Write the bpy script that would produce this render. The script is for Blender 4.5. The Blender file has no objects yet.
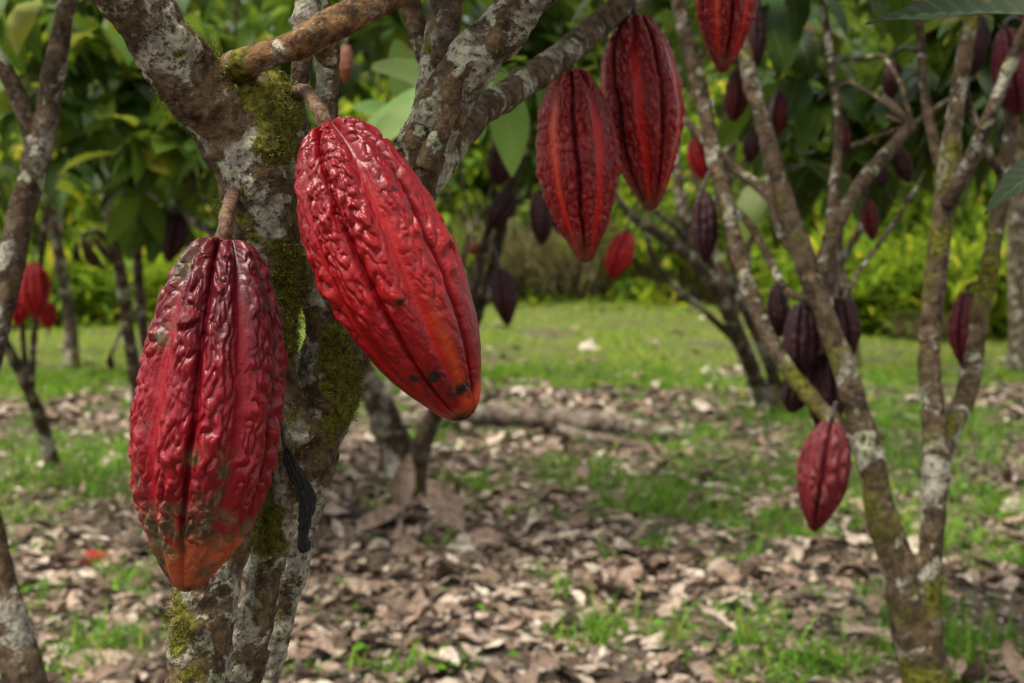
import bpy, math, random
import numpy as np
from mathutils import Vector, Matrix

random.seed(7)
RNG = np.random.default_rng(11)
sc = bpy.context.scene
R = math.radians

# ------------------------------------------------------------------ camera
FPX = 1422.0
CAMH = 1.10
HORIZON = 235.0
PITCH = math.atan((341.5 - HORIZON) / FPX)
cam_d = bpy.data.cameras.new('camera')
cam_d.lens = FPX / 1024 * 36
cam_d.sensor_width = 36
cam_d.clip_start = 0.05
cam_d.clip_end = 1000
cam_d.dof.use_dof = True
cam_d.dof.focus_distance = 1.04
cam_d.dof.aperture_fstop = 8.5
cam_d.dof.aperture_blades = 7
cam = bpy.data.objects.new('camera', cam_d)
sc.collection.objects.link(cam)
cam.location = (0, 0, CAMH)
cam.rotation_euler = (R(90) - PITCH, 0, 0)
sc.camera = cam

# ------------------------------------------------------------------ world, sun
SUN_EL, SUN_AZ = R(66), R(240)       # azimuth clockwise from +Y: behind the camera, to its left
w = bpy.data.worlds.new('World'); sc.world = w; w.use_nodes = True
wt = w.node_tree; wt.nodes.clear()
sky = wt.nodes.new('ShaderNodeTexSky'); sky.sky_type = 'NISHITA'; sky.sun_disc = False
sky.sun_elevation = SUN_EL; sky.sun_rotation = SUN_AZ
sky.dust_density = 4.0; sky.air_density = 1.2
hs = wt.nodes.new('ShaderNodeHueSaturation'); hs.inputs['Saturation'].default_value = 0.04
bg = wt.nodes.new('ShaderNodeBackground'); bg.inputs['Strength'].default_value = 0.115
wo = wt.nodes.new('ShaderNodeOutputWorld')
wt.links.new(sky.outputs[0], hs.inputs['Color']); wt.links.new(hs.outputs[0], bg.inputs[0]); wt.links.new(bg.outputs[0], wo.inputs[0])
sd = bpy.data.lights.new('sun', 'SUN'); sd.energy = 2.1; sd.angle = R(20); sd.color = (1.0, 0.92, 0.76)
sun = bpy.data.objects.new('sun', sd); sc.collection.objects.link(sun)
sdir = Vector((math.sin(SUN_AZ) * math.cos(SUN_EL), math.cos(SUN_AZ) * math.cos(SUN_EL), math.sin(SUN_EL)))
sun.rotation_euler = sdir.to_track_quat('Z', 'Y').to_euler()
sc.view_settings.view_transform = 'Standard'
sc.view_settings.look = 'None'
sc.view_settings.gamma = 1
sc.view_settings.exposure = 1.3

# ------------------------------------------------------------------ maths helpers
_perm = np.random.default_rng(3).permutation(256).astype(np.int64)
_perm = np.concatenate([_perm, _perm])
_g = np.random.default_rng(4).normal(size=(256, 3)); _g /= np.linalg.norm(_g, axis=1)[:, None]
def perlin(p):
    p = np.asarray(p, float)
    i = np.floor(p).astype(np.int64); f = p - i
    u = f * f * f * (f * (f * 6 - 15) + 10)
    i = i & 255
    res = 0
    for dx in (0, 1):
        for dy in (0, 1):
            for dz in (0, 1):
                h = _perm[(_perm[(_perm[(i[..., 0] + dx) & 255] + i[..., 1] + dy) & 255] + i[..., 2] + dz) & 255]
                g = _g[h]
                d = g[..., 0] * (f[..., 0] - dx) + g[..., 1] * (f[..., 1] - dy) + g[..., 2] * (f[..., 2] - dz)
                wgt = (u[..., 0] if dx else 1 - u[..., 0]) * (u[..., 1] if dy else 1 - u[..., 1]) * (u[..., 2] if dz else 1 - u[..., 2])
                res = res + d * wgt
    return res * 1.5
def fbm(p, o=4):
    a = 1.0; s = 0; n = 0
    for k in range(o):
        s = s + a * perlin(p * 2 ** k + 17.3 * k); n += a; a *= .5
    return s / n
def sstep(a, b, x):
    t = np.clip((x - a) / (b - a), 0, 1); return t * t * (3 - 2 * t)
def nrm(v):
    return v / np.maximum(np.linalg.norm(v, axis=-1, keepdims=True), 1e-9)

FWD = Vector((0, math.cos(PITCH), -math.sin(PITCH))); UPV = Vector((0, math.sin(PITCH), math.cos(PITCH))); RGT = Vector((1, 0, 0))
def P(px, py, d):
    """the place d metres ahead of the camera seen at picture point px, py"""
    return Vector((0, 0, CAMH)) + FWD * d + RGT * ((px - 512) / FPX * d) + UPV * ((341.5 - py) / FPX * d)
def gh(x, y):
    """height of the ground"""
    p = np.stack([np.asarray(x, float) * .6, np.asarray(y, float) * .6, np.zeros_like(np.asarray(x, float)) + 3.3], -1)
    x = np.asarray(x, float); y = np.asarray(y, float)
    rise = np.exp(-((x - 1.2) / 3.0) ** 2) * .05 * np.clip(y - 13, 0, 9)
    return 0.035 * perlin(p) + 0.018 * perlin(p * 3.1 + 5) + rise
def G(px, py):
    d = RGT * ((px - 512) / FPX) + UPV * ((341.5 - py) / FPX) + FWD
    t = CAMH / -d.z
    q = Vector((0, 0, CAMH)) + d * t
    q.z = float(gh(q.x, q.y)); return q

# ------------------------------------------------------------------ object helpers
def tag(o, label=None, cat=None, group=None, kind=None):
    if label: o['label'] = label
    if cat: o['category'] = cat
    if group: o['group'] = group
    if kind: o['kind'] = kind
    return o
WM = {}
def empty(name, mat=None, loc=None):
    o = bpy.data.objects.new(name, None); sc.collection.objects.link(o)
    o.empty_display_size = .05
    m = mat if mat is not None else Matrix.Translation(loc)
    o.matrix_world = m; WM[o.name] = m.copy(); return o
def mesh(name, v, f, attrs=None, smooth=True):
    me = bpy.data.meshes.new(name)
    v = np.asarray(v, np.float32)
    if isinstance(f, np.ndarray):
        n, k = f.shape
        me.vertices.add(len(v)); me.vertices.foreach_set('co', v.ravel())
        me.loops.add(n * k); me.loops.foreach_set('vertex_index', f.astype(np.int32).ravel())
        me.polygons.add(n); me.polygons.foreach_set('loop_start', np.arange(0, n * k, k, dtype=np.int32))
        me.update(calc_edges=True)
    else:
        me.from_pydata([tuple(map(float, q)) for q in v], [], f)
        me.update()
    if smooth: me.polygons.foreach_set('use_smooth', np.ones(len(me.polygons), bool))
    for k, a in (attrs or {}).items():
        a = np.asarray(a, np.float32)
        if a.ndim == 1:
            at = me.attributes.new(k, 'FLOAT', 'POINT'); at.data.foreach_set('value', a)
        else:
            at = me.attributes.new(k, 'FLOAT_VECTOR', 'POINT'); at.data.foreach_set('vector', a.ravel())
    return me
def mk(name, v, f, mat, parent=None, attrs=None, smooth=True, world=True):
    v = np.asarray(v, float)
    if parent is not None and world:
        mi = np.array(WM[parent.name].inverted())
        v = v @ mi[:3, :3].T + mi[:3, 3]
    me = mesh(name, v, f, attrs, smooth)
    o = bpy.data.objects.new(name, me); sc.collection.objects.link(o)
    if mat: me.materials.append(mat)
    if parent is not None:
        o.parent = parent; WM[o.name] = WM[parent.name].copy()
    else: WM[o.name] = Matrix()
    return o
class Acc:
    def __init__(s): s.v = []; s.f = []; s.n = 0; s.a = {}
    def add(s, v, f, attrs=None):
        s.v.append(np.asarray(v)); s.f.append(np.asarray(f) + s.n); s.n += len(v)
        for k, a in (attrs or {}).items(): s.a.setdefault(k, []).append(np.asarray(a))
    def get(s):
        return np.concatenate(s.v), np.concatenate(s.f), {k: np.concatenate(a) for k, a in s.a.items()}

# tubes ------------------------------------------------------------
def catmull(pts, step):
    pts = np.asarray(pts, float)
    p = np.concatenate([[2 * pts[0] - pts[1]], pts, [2 * pts[-1] - pts[-2]]])
    out = []
    for i in range(1, len(p) - 2):
        n = max(1, int(np.linalg.norm(p[i + 1][:3] - p[i][:3]) / step))
        t = np.linspace(0, 1, n, endpoint=False)[:, None]
        a, b, c, d = p[i - 1], p[i], p[i + 1], p[i + 2]
        out.append(.5 * ((2 * b) + (-a + c) * t + (2 * a - 5 * b + 4 * c - d) * t ** 2 + (-a + 3 * b - 3 * c + d) * t ** 3))
    out.append(pts[-1:])
    return np.concatenate(out)
def tube(pts, seg=10, step=.02, rough=0.0, seed=0):
    """pts: rows of x,y,z,r -> vertices, quads (capped by closing rings)"""
    c = catmull(pts, step); q = c[:, :3]; r = np.maximum(c[:, 3], 1e-4)
    tg = nrm(np.gradient(q, axis=0))
    n = np.zeros_like(tg); ref = np.array([0, 1, 0.]) if abs(tg[0][1]) < .9 else np.array([1., 0, 0])
    n[0] = nrm(ref - tg[0] * ref.dot(tg[0]))
    for i in range(1, len(tg)):
        v = n[i - 1] - tg[i] * n[i - 1].dot(tg[i]); n[i] = nrm(v)
    b = np.cross(tg, n)
    th = np.linspace(0, 2 * math.pi, seg, endpoint=False)
    ring = np.cos(th)[None, :, None] * n[:, None] + np.sin(th)[None, :, None] * b[:, None]
    rr = r[:, None] * np.ones(seg)
    if rough:
        rr = rr * (1 + rough * perlin((q[:, None] + ring * r[:, None, None]) / np.maximum(r.mean() * 1.6, .004) + seed))
    v = q[:, None] + ring * rr[..., None]
    # end caps: tiny rings
    v = np.concatenate([q[:1, None] + ring[:1] * 1e-4, v, q[-1:, None] + ring[-1:] * 1e-4])
    m = len(v); v = v.reshape(-1, 3)
    i, j = np.meshgrid(np.arange(m - 1), np.arange(seg), indexing='ij')
    a = i * seg + j; bb = i * seg + (j + 1) % seg
    f = np.stack([a, bb, bb + seg, a + seg], -1).reshape(-1, 4)
    return v, f
SPINES = []
def px_path(pts):
    """rows px, py, depth, radius px -> x,y,z,r"""
    o = []
    for (x, y, d, r) in pts:
        q = P(x, y, d); o.append((q.x, q.y, q.z, r / FPX * d))
    a = np.array(o); return a
def wood(paths, seg=14, step=.02, rough=.12, voxel=None, amp=0.0, freq=60, spine=True):
    A = Acc()
    for k, p in enumerate(paths):
        if spine: SPINES.append(catmull(p, .02))
        A.add(*tube(p, seg, step, rough, seed=k * 7.1))
    v, f, _ = A.get()
    if voxel:
        me = mesh('tmp', v, f); ob = bpy.data.objects.new('tmp', me); sc.collection.objects.link(ob)
        m = ob.modifiers.new('r', 'REMESH'); m.mode = 'VOXEL'; m.voxel_size = voxel; m.use_smooth_shade = True
        s = ob.modifiers.new('s', 'SMOOTH'); s.iterations = 4; s.factor = .5
        dg = bpy.context.evaluated_depsgraph_get(); ev = ob.evaluated_get(dg); em = ev.to_mesh()
        nv = len(em.vertices); co = np.empty(nv * 3, np.float32); em.vertices.foreach_get('co', co)
        no = np.empty(nv * 3, np.float32); em.vertices.foreach_get('normal', no)
        nl = len(em.loops); li = np.empty(nl, np.int32); em.loops.foreach_get('vertex_index', li)
        if nl == 4 * len(em.polygons):
            f = li.reshape(-1, 4).copy(); v = co.reshape(-1, 3).astype(float)
        else:
            f = [list(p.vertices) for p in em.polygons]; v = co.reshape(-1, 3).astype(float)
        no = no.reshape(-1, 3).astype(float)
        ev.to_mesh_clear(); bpy.data.objects.remove(ob); bpy.data.meshes.remove(me)
    else:
        no = np.zeros_like(v)
    if amp:
        p = v * freq
        n1 = fbm(p + 3, 3); n2 = perlin(p * .3 + 9)
        crack = np.abs(perlin(v * np.array([1.6, 1.6, .8]) * freq * .8 + 21))
        v = v + no * (amp * (n1 * 1.1 + n2 * 1.4 + crack * .9))[:, None]
    return v, f, no

# leaves -----------------------------------------------------------
def leaf_batch(pos, ax, up, L, W, curl=0.3, bend=0.6, nu=6, vv=(-1, 0, 1), shape='leaf', ruffle=0.0):
    N = len(pos); ax = nrm(ax); up = nrm(up - ax * (up * ax).sum(-1, keepdims=True)); sd = np.cross(ax, up)
    L = np.broadcast_to(L, N)[:, None, None]; W = np.broadcast_to(W, N)[:, None, None]
    curl = np.broadcast_to(curl, N)[:, None, None]; b = np.broadcast_to(np.where(np.abs(bend) < 1e-3, 1e-3, bend), N)[:, None, None]
    u = np.linspace(0, 1, nu)[None, :, None]; v = np.array(vv, float)[None, None, :]
    if shape == 'leaf': wp = np.clip(np.sin(np.pi * np.clip(u, 0.015, .995) ** .85), 0, 1) ** .72 * (1 - .35 * u ** 4)
    else: wp = 1 - u ** 1.7 * .97
    al = L * np.sin(b * u) / b; dn = -L * (1 - np.cos(b * u)) / b
    sw = W * wp * v
    rf = 0
    if ruffle:
        ph = RNG.uniform(0, 6.28, N)[:, None, None]
        rf = ruffle * W * (np.sin(u * 14 + ph + v * 1.5) + np.sin(u * 9 - ph * 2)) * .5 * np.abs(v) + ruffle * W * .6 * np.sin(u * 6 + ph) * v
    lift = curl * W * wp * np.abs(v) ** 1.4 + rf
    e = lambda a: np.broadcast_to(a, (N, nu, len(vv)))[..., None]
    # normal turns with bend
    cx = np.cos(b * u); sx = np.sin(b * u)
    V = pos[:, None, None] + ax[:, None, None] * e(al + lift * sx) + up[:, None, None] * e(dn + lift * cx) + sd[:, None, None] * e(sw)
    k = len(vv)
    i, j = np.meshgrid(np.arange(nu - 1), np.arange(k - 1), indexing='ij')
    a = (i * k + j).ravel(); fq = np.stack([a, a + 1, a + k + 1, a + k], -1)
    F = (fq[None] + (np.arange(N) * nu * k)[:, None, None]).reshape(-1, 4)
    rnd = np.repeat(RNG.random(N), nu * k)
    uv = np.broadcast_to(np.concatenate([np.broadcast_to(u, (1, nu, k))[..., None], np.broadcast_to(v, (1, nu, k))[..., None], np.zeros((1, nu, k, 1))], -1), (N, nu, k, 3)).reshape(-1, 3)
    return V.reshape(-1, 3), F, {'rnd': rnd, 'luv': uv}

# ------------------------------------------------------------------ materials
class NT:
    def __init__(s, name):
        s.m = bpy.data.materials.new(name); s.m.use_nodes = True; s.t = s.m.node_tree; s.t.nodes.clear()
        s.out = s.t.nodes.new('ShaderNodeOutputMaterial')
    def n(s, ty, **kw):
        nd = s.t.nodes.new('ShaderNode' + ty)
        for k, v in kw.items():
            if hasattr(nd, k) and k not in nd.inputs: setattr(nd, k, v)
            else: s.set(nd.inputs[k], v)
        return nd
    def set(s, sock, v):
        if isinstance(v, bpy.types.NodeSocket): s.t.links.new(v, sock)
        else: sock.default_value = v
    def attr(s, name, out='Fac'):
        a = s.t.nodes.new('ShaderNodeAttribute'); a.attribute_name = name; return a.outputs[out]
    def noise(s, scale, detail=4, rough=.55, vec=None, dist=0):
        nd = s.n('TexNoise'); nd.inputs['Scale'].default_value = scale; nd.inputs['Detail'].default_value = detail
        nd.inputs['Roughness'].default_value = rough; nd.inputs['Distortion'].default_value = dist
        s.t.links.new(vec if vec is not None else s.obj(), nd.inputs['Vector']); return nd.outputs['Fac']
    def vor(s, scale, feat='F1', out='Distance', vec=None):
        nd = s.n('TexVoronoi'); nd.feature = feat; nd.inputs['Scale'].default_value = scale
        s.t.links.new(vec if vec is not None else s.obj(), nd.inputs['Vector']); return nd.outputs[out]
    def obj(s):
        if not hasattr(s, '_o'): s._o = s.t.nodes.new('ShaderNodeTexCoord').outputs['Object']
        return s._o
    def ramp(s, fac, a, b, lo=0., hi=1.):
        nd = s.n('MapRange'); nd.interpolation_type = 'SMOOTHSTEP'
        s.set(nd.inputs[0], fac); nd.inputs[1].default_value = a; nd.inputs[2].default_value = b
        nd.inputs[3].default_value = lo; nd.inputs[4].default_value = hi; return nd.outputs[0]
    def cramp(s, fac, stops):
        nd = s.n('ValToRGB'); cr = nd.color_ramp
        while len(cr.elements) < len(stops): cr.elements.new(.5)
        for e, (p, c) in zip(cr.elements, stops): e.position = p; e.color = (*c, 1)
        s.set(nd.inputs[0], fac); return nd.outputs[0]
    def mix(s, fac, a, b, mode='MIX'):
        nd = s.n('Mix'); nd.data_type = 'RGBA'; nd.blend_type = mode
        s.set(nd.inputs[0], fac)
        s.set(nd.inputs[6], (*a, 1) if isinstance(a, tuple) else a); s.set(nd.inputs[7], (*b, 1) if isinstance(b, tuple) else b)
        return nd.outputs[2]
    def math(s, op, a, b=0.):
        nd = s.n('Math'); nd.operation = op; s.set(nd.inputs[0], a); s.set(nd.inputs[1], b); nd.use_clamp = False; return nd.outputs[0]
    def bump(s, h, strength=.5, dist=.002):
        nd = s.n('Bump'); nd.inputs['Strength'].default_value = strength; nd.inputs['Distance'].default_value = dist
        s.set(nd.inputs['Height'], h); return nd.outputs[0]
    def pr(s, col, rough=.6, normal=None, spec=.5, **kw):
        nd = s.n('BsdfPrincipled'); s.set(nd.inputs['Base Color'], (*col, 1) if isinstance(col, tuple) else col)
        s.set(nd.inputs['Roughness'], rough); nd.inputs['Specular IOR Level'].default_value = spec
        if normal is not None: s.t.links.new(normal, nd.inputs['Normal'])
        for k, v in kw.items(): s.set(nd.inputs[k.replace('_', ' ')], v)
        return nd.outputs[0]
    def done(s, sh):
        s.t.links.new(sh, s.out.inputs[0]); return s.m

def leaf_mat(name, stops, trans=.35, rough=.42, vein=True, spec=.16):
    t = NT(name); rnd = t.attr('rnd'); col = t.cramp(rnd, stops)
    sp = t.n('SeparateXYZ'); t.t.links.new(t.attr('luv', 'Vector'), sp.inputs[0])
    if vein:
        av = t.math('ABSOLUTE', sp.outputs[1])
        wv = t.math('SINE', t.math('MULTIPLY', t.math('SUBTRACT', sp.outputs[0], t.math('MULTIPLY', av, .12)), 75.))
        vn = t.ramp(wv, .75, 1.0)
        mid = t.ramp(av, .10, .0)
        vn2 = t.math('MAXIMUM', t.math('MULTIPLY', vn, .35), mid)
        col = t.mix(t.math('MULTIPLY', vn2, .5), col, (.22, .27, .06))
    col = t.mix(t.ramp(t.noise(9, 3), .35, .7, 0, .35), col, (.03, .05, .015))
    if vein: col = t.mix(t.ramp(t.math('ADD', t.math('MULTIPLY', av, .12), t.noise(13, 5, .7)), .66, .72, 0, .8), col, (.16, .095, .03))
    a = t.pr(col, rough, spec=spec)
    tr = t.n('BsdfTranslucent'); t.set(tr.inputs[0], t.mix(.5, col, (.35, .55, .04), 'MULTIPLY') if False else t.mix(.25, col, (.26, .38, .02)))
    mx = t.n('MixShader'); mx.inputs[0].default_value = trans
    t.t.links.new(a, mx.inputs[1]); t.t.links.new(tr.outputs[0], mx.inputs[2])
    return t.done(mx.outputs[0])

M = {}
M['leaf_dark'] = leaf_mat('dark cacao leaf', [(0, (.007, .022, .005)), (.45, (.016, .050, .008)), (.8, (.040, .095, .012)), (1, (.14, .19, .02))], .34)
M['leaf_mid'] = leaf_mat('mid green leaf', [(0, (.012, .040, .006)), (.5, (.038, .10, .012)), (.85, (.12, .20, .02)), (1, (.32, .33, .03))], .42)
M['leaf_bright'] = leaf_mat('yellow green leaf', [(0, (.05, .12, .015)), (.40, (.16, .29, .015)), (.85, (.34, .44, .025)), (.95, (.62, .56, .04)), (1, (.60, .48, .03))], .45, .5, True, .08)
M['leaf_pale'] = leaf_mat('pale leaf', [(0, (.10, .20, .05)), (1, (.22, .31, .09))], .35)
M['leaf_grey'] = leaf_mat('dull leaf', [(0, (.035, .055, .028)), (1, (.045, .065, .035))], .12, .5)
M['straw'] = leaf_mat('dry stalk', [(0, (.12, .09, .05)), (.6, (.24, .18, .10)), (1, (.34, .27, .15))], .2, .8, False)
M['grass'] = leaf_mat('grass blade', [(0, (.04, .11, .012)), (.5, (.10, .25, .02)), (.9, (.19, .35, .035)), (1, (.36, .34, .07))], .35, .6, False, .06)
M['lawn'] = leaf_mat('lawn blade', [(0, (.08, .17, .008)), (.5, (.19, .32, .014)), (.85, (.33, .42, .03)), (1, (.46, .42, .12))], .35, .6, False, .05)

def litter_mat():
    t = NT('dead leaf litter'); rnd = t.attr('rnd')
    col = t.cramp(rnd, [(0, (.040, .024, .015)), (.20, (.10, .065, .043)), (.40, (.21, .150, .108)), (.62, (.30, .205, .150)), (.80, (.38, .300, .235)), (.95, (.46, .38, .30)), (1, (.58, .50, .41))])
    sp = t.n('SeparateXYZ'); t.t.links.new(t.attr('luv', 'Vector'), sp.inputs[0])
    av = t.math('ABSOLUTE', sp.outputs[1])
    vn = t.ramp(t.math('SINE', t.math('MULTIPLY', t.math('SUBTRACT', sp.outputs[0], t.math('MULTIPLY', av, .15)), 60.)), .7, 1.)
    mid = t.ramp(av, .12, 0.)
    col = t.mix(t.math('MULTIPLY', t.math('MAXIMUM', vn, mid), .3), col, (.38, .30, .22))
    col = t.mix(t.ramp(t.noise(45, 4, .7), .42, .68, 0, .75), col, (.055, .035, .024))
    col = t.mix(t.ramp(t.noise(17, 3), .55, .75, 0, .35), col, (.24, .22, .19))
    nm = t.bump(t.noise(90, 3), .5, .004)
    return t.done(t.pr(col, .75, nm, spec=.14))
M['litter'] = litter_mat()

def bark_mat(name, sc_=1.0, lich=.5, moss=.5, base=((.045, .028, .014), (.17, .115, .060)), pale=(.43, .40, .29)):
    t = NT(name)
    n1 = t.noise(70 * sc_, 6, .65); n2 = t.noise(14 * sc_, 5, .6, dist=.3); n3 = t.noise(24 * sc_, 4, .55, dist=.2); n4 = t.noise(190 * sc_, 4, .7)
    mp = t.n('Mapping'); mp.inputs['Location'].default_value = (3.1, 1.7, 5.2); t.t.links.new(t.obj(), mp.inputs[0])
    n5 = t.noise(27 * sc_, 6, .62, vec=mp.outputs[0], dist=.3)
    n5 = t.math('ADD', n5, t.math('MULTIPLY', t.attr('pale'), .10))
    n6 = t.noise(36 * sc_, 5, .65, vec=mp.outputs[0], dist=.3)
    col = t.mix(t.ramp(n1, .35, .7), base[0], base[1])
    col = t.mix(t.ramp(n6, .52, .72, 0, .5), col, (.17, .095, .045))
    # pale crustose lichen: two kinds with sharp edges
    lm = t.ramp(n5, .60 - .14 * lich, .66 - .14 * lich)
    lc = t.mix(t.ramp(n1, .4, .62), pale, (.20, .18, .145))
    lc = t.mix(t.ramp(n4, .52, .62, 0, .7), lc, (.10, .085, .07))
    col = t.mix(t.math('MULTIPLY', lm, t.ramp(n1, .30, .44)), col, lc)
    lm2 = t.math('MULTIPLY', t.ramp(n3, .68 - .12 * lich, .70 - .12 * lich), t.ramp(n1, .36, .46))
    col = t.mix(lm2, col, t.mix(t.ramp(n4, .4, .65), (.40, .41, .28), (.24, .26, .15)))
    col = t.mix(t.ramp(t.noise(44 * sc_, 6, .7, dist=.4), .50, .66, 0, .85), col, (.028, .019, .013))
    col = t.mix(t.ramp(n4, .54, .66, 0, .6), col, (.020, .014, .010))
    col = t.mix(t.ramp(n4, .44, .34, 0, .35), col, (.27, .24, .18))
    ms = t.attr('moss')
    mm = t.ramp(t.math('ADD', ms, t.math('MULTIPLY', t.math('SUBTRACT', n2, .5), 1.1)), .95 - moss * .5, 1.1 - moss * .5)
    mc = t.mix(t.ramp(n4, .35, .65), (.035, .036, .006), (.17, .16, .020))
    col = t.mix(mm, col, mc)
    hgt = t.math('ADD', t.math('MULTIPLY', n1, 1.), t.math('ADD', t.math('MULTIPLY', n4, .45), t.math('MULTIPLY', lm, .35)))
    hgt = t.math('ADD', hgt, t.math('MULTIPLY', t.vor(60 * sc_, 'DISTANCE_TO_EDGE'), .6))
    return t.done(t.pr(col, .85, t.bump(hgt, 1.0, .0045 / sc_), spec=.14))
M['bark_warm'] = bark_mat('orange brown bark', 1.1, .40, .55, base=((.085, .042, .018), (.27, .15, .06)), pale=(.42, .36, .25))
M['bark'] = bark_mat('lichened bark', 1.0, .56, .66)
M['bark_mid'] = bark_mat('bark of near trees', .55, .45, .75, base=((.042, .028, .016), (.15, .105, .060)), pale=(.46, .43, .34))
M['bark_far'] = bark_mat('bark of far trees', .3, .5, .7, base=((.035, .024, .018), (.11, .08, .055)))
M['twig'] = bark_mat('twig bark', .6, .35, .3, base=((.05, .035, .025), (.13, .09, .06)))
M['rot'] = bark_mat('rotting wood', .4, .6, .25, base=((.06, .045, .035), (.22, .17, .13)), pale=(.34, .28, .23))

def moss_mat():
    t = NT('moss tufts'); col = t.cramp(t.attr('rnd'), [(0, (.035, .032, .008)), (.4, (.095, .095, .014)), (.8, (.22, .20, .028)), (1, (.36, .31, .06))])
    a = t.pr(col, .8, spec=.2); tr = t.n('BsdfTranslucent'); t.set(tr.inputs[0], col)
    mx = t.n('MixShader'); mx.inputs[0].default_value = .3; t.t.links.new(a, mx.inputs[1]); t.t.links.new(tr.outputs[0], mx.inputs[2])
    return t.done(mx.outputs[0])
M['moss'] = moss_mat()

def pod_mat(name, red, top, groove, band, tipc=None, tip_at=.88, dirt=.3, rough=.33, pale=(.5, .12, .13), palef=.25, band_f=.8, spots=.0, groove_f=.85, streak=None, specv=.5, edge=1., spotcol=(.018, .010, .006)):
    t = NT(name); h = t.attr('hgt'); fs = t.attr('band'); fd = t.attr('groove'); tt = t.attr('along')
    col = t.mix(t.ramp(t.math('ADD', tt, t.math('MULTIPLY', t.math('SUBTRACT', t.noise(14, 3), .5), .5)), .1, .48), top, red)
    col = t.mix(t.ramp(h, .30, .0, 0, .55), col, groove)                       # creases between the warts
    col = t.mix(t.math('MULTIPLY', t.ramp(h, .35, .8), palef), col, pale)      # waxy wart tops, with pinkish highlights painted into the colour
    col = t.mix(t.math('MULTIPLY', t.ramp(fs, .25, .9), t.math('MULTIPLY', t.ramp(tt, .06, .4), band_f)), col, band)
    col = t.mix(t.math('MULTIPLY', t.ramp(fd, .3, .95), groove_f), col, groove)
    n = t.noise(38, 5, .7); n2 = t.noise(11, 4, .6)
    if streak: col = t.mix(t.math('MULTIPLY', t.attr('streak'), .85), col, streak)
    if tipc:
        tm = t.ramp(t.math('ADD', tt, t.math('MULTIPLY', t.math('SUBTRACT', n2, .5), .40)), tip_at - .035, tip_at + .02)
        col = t.mix(tm, col, t.mix(t.ramp(n, .45, .75, 0, .8), tipc, (.16, .10, .045)))
        # brown scurf along the edge of the tip
        ed = t.ramp(t.math('ABSOLUTE', t.math('SUBTRACT', t.math('ADD', tt, t.math('MULTIPLY', t.math('SUBTRACT', n2, .5), .40)), tip_at - .03)), .06, .0)
        col = t.mix(t.math('MULTIPLY', t.math('MULTIPLY', ed, edge), t.ramp(n, .40, .56)), col, (.10, .075, .035))
    dm = t.math('MULTIPLY', t.ramp(n, .56, .70), t.ramp(n2, .50, .64))
    col = t.mix(t.math('MULTIPLY', dm, dirt), col, (.085, .06, .035))
    if spots:
        sm = t.math('MULTIPLY', t.attr('spot'), t.ramp(t.noise(75, 4, .65), .38, .52)); col = t.mix(sm, col, t.mix(t.ramp(t.noise(150, 3), .4, .6), spotcol, tuple(q * .4 for q in spotcol)))
    spn = t.ramp(fd, .2, .9, specv, .06)
    rg = t.math('ADD', rough, t.math('MULTIPLY', t.noise(60, 3), .14))
    if tipc: rg = t.math('ADD', rg, t.math('MULTIPLY', tm, .2))
    nm = t.bump(t.math('ADD', t.noise(260, 3), t.math('MULTIPLY', t.noise(90, 3), 1.5)), .35, .0012)
    return t.done(t.pr(col, rg, nm, spec=.5, Specular_IOR_Level=spn))
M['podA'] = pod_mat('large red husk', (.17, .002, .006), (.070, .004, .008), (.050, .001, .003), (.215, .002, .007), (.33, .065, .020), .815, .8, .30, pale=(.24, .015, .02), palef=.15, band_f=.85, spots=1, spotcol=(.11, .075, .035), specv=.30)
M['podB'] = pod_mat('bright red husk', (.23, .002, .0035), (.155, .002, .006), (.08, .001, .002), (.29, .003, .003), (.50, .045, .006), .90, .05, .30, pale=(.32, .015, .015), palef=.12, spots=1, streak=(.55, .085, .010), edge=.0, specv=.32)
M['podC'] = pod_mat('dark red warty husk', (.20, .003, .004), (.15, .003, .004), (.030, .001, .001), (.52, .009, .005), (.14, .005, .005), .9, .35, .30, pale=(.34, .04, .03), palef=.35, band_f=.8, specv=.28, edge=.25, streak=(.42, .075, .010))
M['podP'] = pod_mat('purple brown husk', (.030, .008, .010), (.028, .008, .010), (.010, .003, .004), (.045, .009, .012), None, .9, .5, .5, pale=(.07, .03, .03), palef=.35, specv=.22)
M['podM'] = pod_mat('maroon husk', (.080, .006, .010), (.06, .006, .009), (.02, .002, .004), (.13, .007, .010), None, .9, .4, .45, pale=(.16, .05, .05), palef=.3, specv=.22)
M['podD'] = pod_mat('dusty red husk', (.115, .007, .010), (.10, .010, .013), (.035, .004, .006), (.18, .016, .022), None, .9, .6, .5, pale=(.24, .08, .08), palef=.35, specv=.22)
M['podR'] = pod_mat('small red husk', (.28, .005, .007), (.24, .005, .007), (.09, .002, .003), (.34, .010, .008), None, .9, .3, .4, pale=(.4, .08, .07), palef=.2, specv=.22)
def plain(name, col, rough=.7, sc_=80, dark=.5):
    t = NT(name); n = t.noise(sc_, 4, .6)
    c = t.mix(t.ramp(n, .35, .7), tuple(q * dark for q in col), col)
    return t.done(t.pr(c, rough, t.bump(n, .6, .002)))
M['stalk'] = plain('brown stalk', (.19, .10, .05), .8, 260, .3)
M['stalk_dark'] = plain('dark stalk', (.05, .03, .022))
M['black'] = plain('blackened husk', (.012, .009, .007), .85, 150)
M['orange'] = plain('young orange husk', (.22, .05, .012), .5)

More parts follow.
